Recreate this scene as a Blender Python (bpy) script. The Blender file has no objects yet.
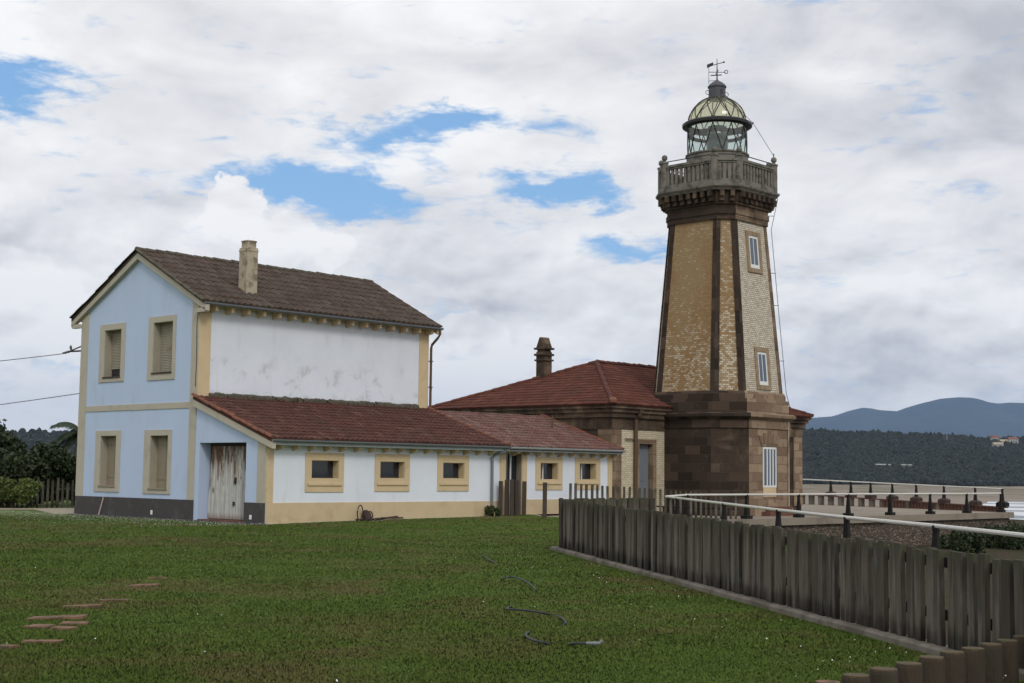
import bpy, math, random
import numpy as np
from mathutils import Vector, Matrix
random.seed(7); rng = np.random.default_rng(7)
C = bpy.context.scene.collection
S = bpy.context.scene

# ------------------------------------------------------------------ camera, sky, sun, exposure
CAM = Vector((-27.406, -36.383, 1.65))
FW = Vector((0.7235649, 0.6841588, 0.0915456))
RT = Vector((0.6862282, -0.7272951, 0.0115214))
UP = Vector((-0.0744631, -0.0544847, 0.9957342))
DH = Vector((0.7265, 0.6871, 0)).normalized()        # horizontal view direction
RH = Vector((DH.y, -DH.x, 0))
cam = bpy.data.cameras.new('camera'); co = bpy.data.objects.new('camera', cam); C.objects.link(co)
co.matrix_world = Matrix(((RT.x, UP.x, -FW.x, CAM.x), (RT.y, UP.y, -FW.y, CAM.y), (RT.z, UP.z, -FW.z, CAM.z), (0, 0, 0, 1)))
cam.sensor_width = 36; cam.lens = 50.494; cam.clip_start = .1; cam.clip_end = 40000
S.camera = co
S.render.resolution_x = 1024; S.render.resolution_y = 683
S.view_settings.view_transform = 'Standard'; S.view_settings.look = 'None'
S.view_settings.exposure = 0.0; S.view_settings.gamma = 1
try:
    S.cycles.max_bounces = 6; S.cycles.transparent_max_bounces = 24; S.cycles.volume_bounces = 0
except Exception: pass

SUN_TO = Vector((-.38, -.72, .62)).normalized()     # towards the (veiled) sun
sl = bpy.data.lights.new('sun', 'SUN'); sl.energy = 1.1; sl.angle = math.radians(14); sl.color = (1, .95, .87)
so = bpy.data.objects.new('sun', sl); C.objects.link(so); so.location = (0, 0, 60)
so.rotation_euler = SUN_TO.to_track_quat('Z', 'Y').to_euler()

class NT:
    """tiny node helper"""
    def __init__(s, tree): s.t = tree; tree.nodes.clear()
    def n(s, typ, ins=None, **props):
        nd = s.t.nodes.new(typ)
        for k, v in props.items(): setattr(nd, k, v)
        for k, v in (ins or {}).items():
            sk = nd.inputs[k]
            if hasattr(v, 'is_output'): s.t.links.new(v, sk)
            else: sk.default_value = v
        return nd
    def m(s, op, a, b=0.0, c=0.0, clamp=False):
        nd = s.n('ShaderNodeMath', operation=op); nd.use_clamp = clamp
        for i, v in enumerate((a, b, c)):
            if hasattr(v, 'is_output'): s.t.links.new(v, nd.inputs[i])
            else: nd.inputs[i].default_value = v
        return nd.outputs[0]
    def vm(s, op, a, b=(0, 0, 0)):
        nd = s.n('ShaderNodeVectorMath', operation=op)
        for i, v in enumerate((a, b)):
            if hasattr(v, 'is_output'): s.t.links.new(v, nd.inputs[i])
            else: nd.inputs[i].default_value = v
        return nd.outputs['Value'] if op in ('DOT_PRODUCT', 'LENGTH') else nd.outputs['Vector']
    def ss(s, x, a, b):                       # smoothstep a..b -> 0..1
        nd = s.n('ShaderNodeMapRange', interpolation_type='SMOOTHSTEP')
        s.t.links.new(x, nd.inputs['Value'])
        nd.inputs['From Min'].default_value = a; nd.inputs['From Max'].default_value = b
        return nd.outputs['Result']
    def noise(s, vec, scale, detail=4, rough=.55, dist=0.0, out='Fac'):
        nd = s.n('ShaderNodeTexNoise', {'Vector': vec, 'Scale': scale, 'Detail': detail, 'Roughness': rough, 'Distortion': dist})
        return nd.outputs[out]
    def mix(s, f, a, b, blend='MIX'):
        nd = s.n('ShaderNodeMix', data_type='RGBA', blend_type=blend); nd.clamp_factor = True
        for k, v in ((0, f), (6, a), (7, b)):
            if hasattr(v, 'is_output'): s.t.links.new(v, nd.inputs[k])
            else: nd.inputs[k].default_value = (*v, 1) if isinstance(v, (tuple, list)) and len(v) == 3 else v
        return nd.outputs[2]
    def comb(s, x, y, z=0.0):
        nd = s.n('ShaderNodeCombineXYZ')
        for i, v in enumerate((x, y, z)):
            if hasattr(v, 'is_output'): s.t.links.new(v, nd.inputs[i])
            else: nd.inputs[i].default_value = v
        return nd.outputs[0]

def build_world():
    w = bpy.data.worlds.new('World'); S.world = w; w.use_nodes = True
    t = NT(w.node_tree)
    sky = t.n('ShaderNodeTexSky', sky_type='NISHITA')
    sky.sun_disc = False; sky.sun_elevation = math.asin(SUN_TO.z); sky.sun_rotation = math.atan2(SUN_TO.x, SUN_TO.y)
    sky.air_density = 1.0; sky.dust_density = .3; sky.ozone_density = 2.0
    D = t.n('ShaderNodeTexCoord').outputs['Generated']
    f = t.vm('DOT_PRODUCT', D, tuple(DH)); r = t.vm('DOT_PRODUCT', D, tuple(RH))
    az = t.m('ARCTAN2', r, f)
    el = t.m('ARCSINE', t.n('ShaderNodeSeparateXYZ', {0: D}).outputs[2])
    u = t.m('MULTIPLY', az, 14.36); v = t.m('MULTIPLY', el, 14.36)      # hundreds of pixels of arc
    P = t.comb(u, v)
    # wobble so that the gaps have torn edges
    wob = t.n('ShaderNodeTexNoise', {'Vector': t.comb(t.m('MULTIPLY', u, 1.0), t.m('MULTIPLY', v, 2.0), 3.3), 'Scale': .9, 'Detail': 7, 'Roughness': .62})
    wv = t.vm('SUBTRACT', wob.outputs['Color'], (.5, .5, .5))
    wv = t.vm('MULTIPLY', wv, (1.7, .8, 0))
    Q = t.vm('ADD', P, wv)
    sq = t.n('ShaderNodeSeparateXYZ', {0: Q}); qu, qv = sq.outputs[0], sq.outputs[1]
    def blob(src, cx, cy, sx, sy, tilt=0.0):
        a = t.m('MULTIPLY', t.m('SUBTRACT', src[0], cx), 1 / sx)
        b = t.m('MULTIPLY', t.m('SUBTRACT', t.m('SUBTRACT', src[1], cy), t.m('MULTIPLY', t.m('SUBTRACT', src[0], cx), tilt)), 1 / sy)
        d2 = t.m('ADD', t.m('MULTIPLY', a, a), t.m('MULTIPLY', b, b))
        return t.m('POWER', 2.718, t.m('MULTIPLY', d2, -1.0))
    holes = None
    for (px, py, sx, sy, amp, tl) in HOLES:
        g = t.m('MULTIPLY', blob((qu, qv), (px - 512) / 100, (474 - py) / 100, sx / 100, sy / 100, tl), amp * .88)
        holes = g if holes is None else t.m('ADD', holes, g)
    fb = t.noise(t.comb(t.m('MULTIPLY', u, .8), t.m('MULTIPLY', v, 2.2), 1.7), 1.1, 9, .6, .3)
    cov = t.m('SUBTRACT', t.m('ADD', .78, t.m('MULTIPLY', t.m('SUBTRACT', fb, .5), 1.5)), holes)
    fw_ = t.noise(t.comb(t.m('MULTIPLY', u, 1.6), t.m('MULTIPLY', v, 5.0), 6.2), 1.6, 8, .62, .6)
    cov = t.m('ADD', cov, t.m('MULTIPLY', t.m('SUBTRACT', fw_, .5), .95))
    hi = t.ss(el, .75, 1.2)                                              # overhead the deck stays closed
    cov = t.m('ADD', cov, hi)
    # bright cumulus heads that rise into the gaps
    lob = t.n('ShaderNodeTexNoise', {'Vector': t.comb(u, v, 8.0), 'Scale': 2.3, 'Detail': 6, 'Roughness': .55})
    lv = t.vm('ADD', P, t.vm('MULTIPLY', t.vm('SUBTRACT', lob.outputs['Color'], (.5, .5, .5)), (.7, .7, 0)))
    ls = t.n('ShaderNodeSeparateXYZ', {0: lv})
    cum = None
    for (px, py, sx, sy) in HEADS:
        g = blob((ls.outputs[0], ls.outputs[1]), (px - 512) / 100, (474 - py) / 100, sx / 100, sy / 100)
        cum = g if cum is None else t.m('MAXIMUM', cum, g)
    cumm = t.ss(cum, .36, .52)
    mask = t.m('MAXIMUM', t.ss(cov, .16, .68), cumm)
    # cloud light and shade
    n1 = t.noise(t.comb(t.m('MULTIPLY', u, .55), t.m('MULTIPLY', v, 1.35), 4.1), 1.0, 6, .48, .5)
    n2 = t.noise(t.comb(t.m('MULTIPLY', u, 1.0), t.m('MULTIPLY', v, 1.7), 9.1), 2.6, 6, .55, .2)
    sh = t.m('ADD', t.m('MULTIPLY', t.m('SUBTRACT', n1, .5), 1.7), t.m('MULTIPLY', t.m('SUBTRACT', n2, .5), .4))
    dark = None
    for (px, py, sx, sy, amp) in DARKS:
        g = t.m('MULTIPLY', blob((qu, qv), (px - 512) / 100, (474 - py) / 100, sx / 100, sy / 100), amp)
        dark = g if dark is None else t.m('ADD', dark, g)
    br = t.m('SUBTRACT', t.m('ADD', .71, sh), dark)
    def puff(off, sc, seed):
        return t.noise(t.vm('ADD', t.comb(t.m('MULTIPLY', u, .75), t.m('MULTIPLY', v, 1.15), seed), off), sc, 4, .45, .25)
    e1 = t.m('SUBTRACT', puff((0, 0, 0), 1.5, 2.2), puff((-.05, .13, 0), 1.5, 2.2))
    e2 = t.m('SUBTRACT', puff((0, 0, 0), 3.4, 5.2), puff((-.02, .06, 0), 3.4, 5.2))
    low = t.m('SUBTRACT', 1, t.ss(el, .10, .24))                          # heaped cumulus low down, flat sheet above
    br = t.m('ADD', br, t.m('MULTIPLY', t.m('ADD', t.m('MULTIPLY', e1, 1.9), t.m('MULTIPLY', e2, .6)), t.m('ADD', .15, t.m('MULTIPLY', low, .85))))
    br = t.m('ADD', br, t.m('MULTIPLY', t.m('SUBTRACT', 1, t.ss(el, .02, .12)), .3))
    br = t.m('ADD', br, t.m('MULTIPLY', cumm, .22), clamp=True)
    ramp = t.n('ShaderNodeValToRGB', {0: br}); e = ramp.color_ramp.elements
    e[0].position = .0; e[0].color = (5.5, 5.65, 6.15, 1)
    e[1].position = 1.0; e[1].color = (10.2, 10.2, 10.2, 1)
    m_ = e.new(.5); m_.color = (8.15, 8.18, 8.4, 1)
    blue = t.mix(.55, sky.outputs[0], (2.4, 5.3, 9.6))
    col = t.mix(mask, blue, ramp.outputs[0])
    bg = t.n('ShaderNodeBackground', {'Color': col, 'Strength': .1})
    t.t.links.new(bg.outputs[0], t.n('ShaderNodeOutputWorld').inputs[0])
# sky gaps, cumulus heads and grey patches by direction (azimuth / height in hundredths of arc)
HOLES = [(290, 192, 80, 21, .95, -.05), (355, 200, 45, 22, .6, 0), (385, 138, 80, 20, .78, .12), (460, 122, 70, 10, .5, 0), (20, 128, 55, 34, .8, 0), (90, 105, 60, 10, .35, 0),
         (560, 200, 70, 12, .75, .05), (600, 182, 30, 12, .6, 0), (485, 180, 40, 12, .6, 0), (625, 246, 45, 12, .6, 0), (340, 226, 50, 8, .4, 0),
         (-330, 150, 120, 40, .9, 0), (1450, 200, 140, 30, .8, 0)]
HEADS = [(228, 220, 34, 30), (275, 248, 55, 34), (320, 258, 34, 26), (35, 300, 46, 44), (75, 330, 44, 44), (10, 345, 60, 50), (470, 330, 40, 20)]
DARKS = [(960, 20, 200, 110, .55), (1030, 150, 90, 90, .3), (880, 340, 130, 40, .34), (700, 30, 140, 40, .14), (20, 270, 60, 40, .2), (470, 300, 60, 30, .15), (620, 300, 60, 60, .1)]
build_world()

# ------------------------------------------------------------------ materials
MATS = {}
def newmat(name):
    m = bpy.data.materials.new(name); m.use_nodes = True
    t = NT(m.node_tree)
    bs = t.n('ShaderNodeBsdfPrincipled'); out = t.n('ShaderNodeOutputMaterial')
    t.t.links.new(bs.outputs[0], out.inputs[0])
    MATS[name] = m
    return m, t, bs
def setin(t, bs, k, v):
    if hasattr(v, 'is_output'): t.t.links.new(v, bs.inputs[k])
    elif k == 'Base Color': bs.inputs[k].default_value = (*v, 1)
    else: bs.inputs[k].default_value = v
def bump(t, bs, h, strength=.4, dist=.02):
    b = t.n('ShaderNodeBump', {'Height': h, 'Strength': strength, 'Distance': dist}); t.t.links.new(b.outputs[0], bs.inputs['Normal'])
def pos(t): return t.n('ShaderNodeNewGeometry').outputs['Position']
def simple(name, col, rough=.7, var=.25, scale=3.0, dirt=None, dirt_amt=.5, dirt_scale=1.2, thr=(.55, .7), metal=0.0, bs_=.25, bscale=40, stretch=(1, 1, 1), bd=.01, spec=.3):
    m, t, bs = newmat(name)
    p = pos(t); ps = t.vm('MULTIPLY', p, stretch)
    n = t.noise(ps, scale, 6, .6)
    k = t.m('ADD', 1 - var, t.m('MULTIPLY', n, 2 * var))
    c = t.mix(1.0, col, t.comb(k, k, k), 'MULTIPLY')
    if dirt:
        d = t.noise(t.vm('ADD', ps, (13, 7, 3)), dirt_scale, 7, .62, .4)
        c = t.mix(t.m('MULTIPLY', t.ss(d, *thr), dirt_amt), c, dirt)
    setin(t, bs, 'Base Color', c); bs.inputs['Roughness'].default_value = rough; bs.inputs['Metallic'].default_value = metal
    bs.inputs['Specular IOR Level'].default_value = spec
    if bs_: bump(t, bs, t.noise(ps, bscale, 4, .6), bs_, bd)
    return m
simple('blue_plaster', (.47, .57, .76), .85, .07, 1.2, (.36, .42, .53), .35, 1.3, (.48, .75), bs_=.3, bscale=25, stretch=(1, 1, .3))
def white_plaster():
    m, t, bs = newmat('white_plaster'); p = pos(t)
    n = t.noise(p, .8, 6, .6)
    c = t.mix(t.ss(n, .3, .75), (.72, .76, .84), (.66, .70, .78))
    st = t.noise(t.vm('MULTIPLY', p, (1.6, 1, .35)), 1.4, 6, .6)
    c = t.mix(t.m('MULTIPLY', t.ss(st, .55, .75), .35), c, (.52, .53, .54))
    z = t.n('ShaderNodeSeparateXYZ', {0: p}).outputs[2]
    band = t.m('MULTIPLY', t.ss(z, 4.0, 4.5), t.m('SUBTRACT', 1, t.ss(z, 5.1, 5.8)))     # scuffs above the lean-to roof
    sm = t.m('MULTIPLY', t.ss(t.noise(p, 1.6, 8, .68, .6), .52, .66), band)
    c = t.mix(t.m('MULTIPLY', sm, .42), c, (.34, .33, .33))
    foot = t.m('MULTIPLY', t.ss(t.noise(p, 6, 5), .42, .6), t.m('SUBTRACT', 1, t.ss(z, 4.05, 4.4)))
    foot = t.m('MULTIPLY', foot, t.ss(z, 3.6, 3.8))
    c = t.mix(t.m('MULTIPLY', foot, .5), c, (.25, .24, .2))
    setin(t, bs, 'Base Color', c); bs.inputs['Roughness'].default_value = .85
    bump(t, bs, t.noise(p, 30, 4), .25, .01)
white_plaster()
simple('cream_trim', (.58, .455, .285), .8, .10, 2.0, (.40, .30, .18), .5, 1.8, (.52, .75), bs_=.3, bscale=30)
simple('cream_plinth', (.56, .445, .285), .85, .10, 2.0, (.44, .34, .21), .7, 1.1, (.48, .68), bs_=.3, bscale=30)
simple('grey_trim', (.45, .415, .345), .85, .08, 2.0, (.32, .29, .23), .5, 1.5, (.5, .75), bs_=.25, bscale=30)
simple('dark_plinth', (.062, .058, .058), .85, .2, 2.0, (.13, .12, .11), .5, 2.5, (.5, .7), bs_=.4, bscale=18)
simple('shutter', (.34, .31, .245), .6, .12, 2.0, (.22, .18, .12), .5, 1.6)
simple('board_shutter', (.27, .23, .17), .75, .15, 2.0, (.2, .15, .1), .5, 2.5, stretch=(3, 3, .5))
simple('dark_wood', (.06, .045, .035), .8, .3, 6)
simple('soffit', (.52, .43, .27), .85, .15, 3.0, (.25, .18, .1), .6, 2.0, (.5, .7))
simple('gutter', (.17, .19, .21), .5, .15, 3, (.25, .24, .22), .5, 3)
simple('gutter_pale', (.36, .40, .42), .5, .15, 3, (.2, .2, .2), .5, 3)
simple('black_paint', (.012, .0115, .011), .65, .3, 8, (.05, .028, .02), .5, 6, (.58, .75), spec=.2)
simple('white_metal', (.70, .71, .70), .4, .06, 5, (.35, .2, .1), .5, 6, (.68, .78))
simple('rail_paint', (.62, .61, .57), .5, .1, 5, (.35, .27, .18), .6, 7, (.58, .72))
simple('grey_metal', (.10, .11, .125), .5, .2, 6, (.2, .2, .2), .4, 6)
simple('brown_pipe', (.105, .065, .045), .6, .25, 5)
simple('chimney_plaster', (.42, .36, .27), .9, .15, 3, (.17, .14, .10), .85, 2.2, (.48, .62), bs_=.5, bscale=25)
simple('concrete', (.20, .175, .145), .9, .2, 1.5, (.085, .078, .055), .75, 1.8, (.42, .62), bs_=.5, bscale=14)
simple('slab_concrete', (.25, .215, .17), .9, .18, 1.2, (.13, .11, .085), .6, .8, (.48, .7), bs_=.4, bscale=10)
simple('sand_path', (.30, .26, .20), .95, .15, 2, (.17, .15, .11), .6, 1.5, bs_=.5, bscale=20)
simple('red_render', (.135, .062, .045), .85, .25, 2, (.2, .15, .11), .5, 3)
simple('balustrade_stone', (.19, .175, .152), .9, .25, 3.0, (.06, .057, .05), .8, 2.6, (.45, .65), bs_=.5, bscale=20)
simple('lead', (.075, .08, .09), .5, .2, 6)
simple('lantern_frame', (.026, .027, .029), .45, .25, 8)
simple('teal_lens', (.045, .085, .09), .15, .3, 3, spec=.8)
simple('log_bark', (.052, .04, .028), .95, .3, 8, (.04, .04, .025), .7, 5, stretch=(1, 1, .25), bs_=.8, bscale=30, bd=.02)
simple('log_end', (.10, .074, .045), .95, .3, 10, (.07, .075, .04), .8, 6, (.45, .6), bs_=.7, bscale=40)
simple('red_brick_worn', (.21, .125, .08), .95, .3, 8, (.05, .045, .025), .7, 5, (.42, .58), bs_=.6, bscale=40)
simple('hose_rubber', (.02, .027, .03), .5, .2, 10)
simple('rusty_iron', (.05, .03, .025), .8, .4, 10)
simple('palm_trunk', (.09, .07, .05), .95, .3, 6)
simple('bark', (.05, .04, .03), .95, .3, 6)
simple('tan_stone', (.30, .225, .145), .9, .2, 3, (.17, .12, .08), .6, 4, (.45, .65), bs_=.5, bscale=25)
simple('footing_paint', (.045, .028, .024), .7, .3, 4)
simple('white_plastic', (.75, .75, .74), .5, .03, 3, bs_=0)
simple('pink_paint', (.52, .40, .36), .6, .1, 8)
simple('village_wall', (.40, .39, .37), .8, .1, .1, bs_=0)
simple('village_roof', (.22, .085, .055), .8, .15, .1, bs_=0)
simple('metal_blue_grey', (.17, .19, .215), .45, .08, 3)

def tile_mat(name, c1, c2, c3, pitch, row, lich, lich_amt):
    m, t, bs = newmat(name)
    uv = t.n('ShaderNodeUVMap').outputs[0]
    s = t.n('ShaderNodeSeparateXYZ', {0: uv})
    cell = t.comb(t.m('FLOOR', t.m('DIVIDE', s.outputs[0], pitch)), t.m('FLOOR', t.m('DIVIDE', s.outputs[1], row)))
    wn = t.n('ShaderNodeTexWhiteNoise', {'Vector': cell})
    p = pos(t)
    c = t.mix(wn.outputs['Value'], c1, c2)
    c = t.mix(t.m('MULTIPLY', t.ss(t.n('ShaderNodeSeparateColor', {0: wn.outputs['Color']}).outputs[1], .86, .95), .8), c, c3)
    n = t.noise(p, 1.1, 7, .65, .4)
    c = t.mix(t.m('MULTIPLY', t.ss(n, .44, .66), lich_amt), c, lich)
    n2 = t.noise(p, 14, 5, .6)
    k = t.m('ADD', .7, t.m('MULTIPLY', n2, .6))
    c = t.mix(1.0, c, t.comb(k, k, k), 'MULTIPLY')
    setin(t, bs, 'Base Color', c); bs.inputs['Roughness'].default_value = .85; bs.inputs['Specular IOR Level'].default_value = .25
    bump(t, bs, n2, .4, .015)
tile_mat('old_tile', (.054, .037, .028), (.08, .055, .043), (.095, .072, .057), .25, .5, (.095, .085, .07), .5)
tile_mat('annex_tile', (.068, .027, .021), (.10, .039, .03), (.13, .062, .048), .21, .35, (.07, .042, .035), .5)
tile_mat('annex_tile_pale', (.115, .055, .045), (.17, .09, .076), (.22, .14, .12), .21, .35, (.14, .095, .08), .5)
tile_mat('hip_tile', (.088, .03, .021), (.13, .045, .031), (.15, .06, .043), .24, .36, (.075, .036, .028), .5)
simple('ridge_tile', (.20, .075, .045), .85, .3, 5, (.10, .07, .055), .7, 4, (.45, .6))
simple('ridge_mossy', (.105, .09, .07), .9, .3, 5, (.055, .055, .035), .7, 5, (.45, .6))

def stone_mat(name, light, bw=.75, bh=.36):
    m, t, bs = newmat(name)
    uv = t.n('ShaderNodeUVMap').outputs[0]; p = pos(t)
    bk = t.n('ShaderNodeTexBrick', {'Vector': uv, 'Color1': (0, 0, 0, 1), 'Color2': (1, 1, 1, 1), 'Mortar': (.5, .5, .5, 1), 'Scale': 1.0, 'Mortar Size': .012, 'Mortar Smooth': .3, 'Brick Width': bw, 'Row Height': bh})
    rnd = t.n('ShaderNodeSeparateColor', {0: bk.outputs['Color']}).outputs[0]
    at = t.n('ShaderNodeAttribute', attribute_name='soot_shade').outputs['Fac']
    n = t.noise(p, .9, 7, .62, .4)
    clean = t.mix(rnd, (.175, .118, .08), (.34, .255, .175))
    clean = t.mix(t.ss(t.noise(p, 3.0, 6, .6), .5, .75), clean, (.175, .105, .075))
    sooty = t.mix(rnd, (.030, .022, .017), (.066, .046, .034))
    sooty = t.mix(t.m('MULTIPLY', t.ss(rnd, .72, .92), .55), sooty, (.10, .068, .05))
    sooty = t.mix(t.m('MULTIPLY', t.ss(t.noise(p, 2.1, 7, .65, .5), .55, .74), .5), sooty, (.115, .082, .058))
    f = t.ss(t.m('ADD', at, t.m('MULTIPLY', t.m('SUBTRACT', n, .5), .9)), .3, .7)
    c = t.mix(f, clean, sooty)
    c = t.mix(t.m('MULTIPLY', bk.outputs['Fac'], .6), c, (.075, .06, .045))
    k = t.m('ADD', .75, t.m('MULTIPLY', t.noise(p, 22, 5, .65), .5))
    c = t.mix(1.0, c, t.comb(k, k, k), 'MULTIPLY')
    c = t.mix(1.0, c, (light, light, light), 'MULTIPLY')
    setin(t, bs, 'Base Color', c); bs.inputs['Roughness'].default_value = .92; bs.inputs['Specular IOR Level'].default_value = .2
    h = t.m('SUBTRACT', t.m('MULTIPLY', t.noise(p, 16, 6, .65), .5), bk.outputs['Fac'])
    bump(t, bs, h, .6, .03)
stone_mat('sandstone', 1.0)
stone_mat('trim_stone', .9, 1.1, .5)
def glazed_brick():
    m, t, bs = newmat('glazed_brick')
    uv = t.n('ShaderNodeUVMap').outputs[0]; p = pos(t)
    bk = t.n('ShaderNodeTexBrick', {'Vector': uv, 'Color1': (0, 0, 0, 1), 'Color2': (1, 1, 1, 1), 'Mortar': (.5, .5, .5, 1), 'Scale': 1.0, 'Mortar Size': .011, 'Mortar Smooth': .2, 'Brick Width': .15, 'Row Height': .085})
    rnd = t.n('ShaderNodeSeparateColor', {0: bk.outputs['Color']}).outputs[0]
    at = t.n('ShaderNodeAttribute', attribute_name='stain').outputs['Fac']
    lo = t.noise(t.vm('MULTIPLY', p, (1, 1, .7)), .45, 5, .6, .6)
    z = t.n('ShaderNodeSeparateXYZ', {0: p}).outputs[2]
    hz = t.m('SUBTRACT', t.ss(z, 6.0, 10.0), .6)
    thr = t.m('ADD', at, t.m('ADD', t.m('MULTIPLY', t.m('SUBTRACT', lo, .5), 1.1), t.m('MULTIPLY', hz, .42)))
    och = t.mix(t.ss(lo, .35, .65), (.30, .20, .088), (.26, .135, .04))
    och = t.mix(t.m('MULTIPLY', rnd, .4), och, (.35, .255, .13))
    whi = t.mix(rnd, (.47, .42, .32), (.70, .66, .57))
    whi = t.mix(t.m('MULTIPLY', t.ss(at, .1, .9), .45), whi, (.36, .27, .15))
    f = t.ss(t.m('SUBTRACT', t.m('ADD', t.m('MULTIPLY', rnd, .75), .12), thr), -.38, .34)
    c = t.mix(f, och, whi)
    c = t.mix(bk.outputs['Fac'], c, t.mix(.6, och, (.15, .115, .08)))
    k = t.m('ADD', .82, t.m('MULTIPLY', t.noise(p, 5, 5, .65), .36))
    c = t.mix(1.0, c, t.comb(k, k, k), 'MULTIPLY')
    setin(t, bs, 'Base Color', c); bs.inputs['Roughness'].default_value = .55; bs.inputs['Specular IOR Level'].default_value = .3
    bump(t, bs, t.m('SUBTRACT', t.m('MULTIPLY', rnd, .5), bk.outputs['Fac']), .5, .012)
glazed_brick()
def pale_brick():
    m, t, bs = newmat('pale_brick')
    uv = t.n('ShaderNodeUVMap').outputs[0]; p = pos(t)
    bk = t.n('ShaderNodeTexBrick', {'Vector': uv, 'Color1': (.54, .47, .33, 1), 'Color2': (.66, .60, .46, 1), 'Mortar': (.3, .24, .15, 1), 'Scale': 1.0, 'Mortar Size': .008, 'Brick Width': .24, 'Row Height': .085})
    k = t.m('ADD', .8, t.m('MULTIPLY', t.noise(p, 3, 5, .65), .4))
    setin(t, bs, 'Base Color', t.mix(1.0, bk.outputs['Color'], t.comb(k, k, k), 'MULTIPLY')); bs.inputs['Roughness'].default_value = .6
    bump(t, bs, t.m('SUBTRACT', 1, bk.outputs['Fac']), .5, .01)
pale_brick()
def rubble():
    m, t, bs = newmat('rubble_wall'); p = pos(t)
    v = t.n('ShaderNodeTexVoronoi', {'Vector': t.vm('MULTIPLY', p, (1, 1, 1.3)), 'Scale': 5.5, 'Randomness': 1.0})
    r = t.n('ShaderNodeSeparateColor', {0: v.outputs['Color']}).outputs[0]
    c = t.mix(r, (.075, .055, .043), (.19, .145, .11))
    e = t.n('ShaderNodeTexVoronoi', {'Vector': t.vm('MULTIPLY', p, (1, 1, 1.3)), 'Scale': 5.5}, feature='DISTANCE_TO_EDGE')
    c = t.mix(t.m('SUBTRACT', 1, t.ss(e.outputs['Distance'], .01, .09)), c, (.05, .04, .03))
    setin(t, bs, 'Base Color', c); bs.inputs['Roughness'].default_value = .95
    bump(t, bs, t.ss(e.outputs['Distance'], 0, .2), .8, .06)
rubble()
def palings():
    m, t, bs = newmat('weathered_paling'); p = pos(t)
    r = t.n('ShaderNodeAttribute', attribute_name='tone').outputs['Fac']
    hgt = t.n('ShaderNodeAttribute', attribute_name='rel').outputs['Fac']       # 0 at the foot, 1 at the top
    g = t.noise(t.vm('MULTIPLY', p, (14, 14, 1.1)), 1.6, 7, .65)
    c = t.mix(r, (.055, .046, .036), (.185, .162, .13))
    c = t.mix(t.m('MULTIPLY', t.ss(g, .40, .72), .8), c, (.045, .04, .034))
    st = t.noise(t.vm('MULTIPLY', p, (5, 5, .8)), 1.3, 6, .6, .3)
    c = t.mix(t.m('MULTIPLY', t.ss(st, .5, .72), .6), c, (.19, .18, .165))
    foot = t.ss(t.m('ADD', hgt, t.m('MULTIPLY', t.m('SUBTRACT', st, .5), .5)), .02, .26)      # darker towards the foot
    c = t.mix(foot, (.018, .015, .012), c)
    mid = t.ss(t.m('ADD', hgt, t.m('MULTIPLY', t.m('SUBTRACT', g, .5), .6)), .55, .95)     # darker towards the tops
    c = t.mix(t.m('MULTIPLY', mid, .45), c, (.04, .035, .027))
    al = t.m('MULTIPLY', t.ss(hgt, .80, 1.0), t.ss(t.noise(p, 7, 5), .35, .6))                # green algae on the tops
    c = t.mix(t.m('MULTIPLY', al, .65), c, (.055, .062, .032))
    setin(t, bs, 'Base Color', c); bs.inputs['Roughness'].default_value = .9; bs.inputs['Specular IOR Level'].default_value = .2
    bump(t, bs, g, .6, .01)
palings()
def rusty_door():
    m, t, bs = newmat('rusty_door'); p = pos(t)
    s = t.n('ShaderNodeSeparateXYZ', {0: p}); z = s.outputs[2]
    n = t.noise(t.vm('MULTIPLY', p, (1, 5, .7)), 1.7, 7, .65, .3)
    f = t.ss(t.m('ADD', n, t.m('MULTIPLY', t.ss(z, .2, 2.6), .28)), .62, .80)
    gr = t.ss(t.noise(t.vm('MULTIPLY', p, (0, 9, .12)), 1.3, 3, .5), .44, .6)
    c = t.mix(t.ss(t.noise(p, 3, 4), .3, .7), (.58, .59, .58), (.48, .49, .48))
    c = t.mix(t.m('MULTIPLY', gr, .5), c, (.24, .23, .21))
    c = t.mix(f, c, t.mix(t.noise(p, 9, 4), (.10, .045, .025), (.26, .15, .085)))
    lo = t.m('SUBTRACT', 1, t.ss(t.m('ADD', z, t.m('MULTIPLY', n, .3)), .2, .45))
    c = t.mix(t.m('MULTIPLY', lo, .7), c, (.17, .11, .07))
    setin(t, bs, 'Base Color', c); bs.inputs['Roughness'].default_value = .7
rusty_door()
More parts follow.
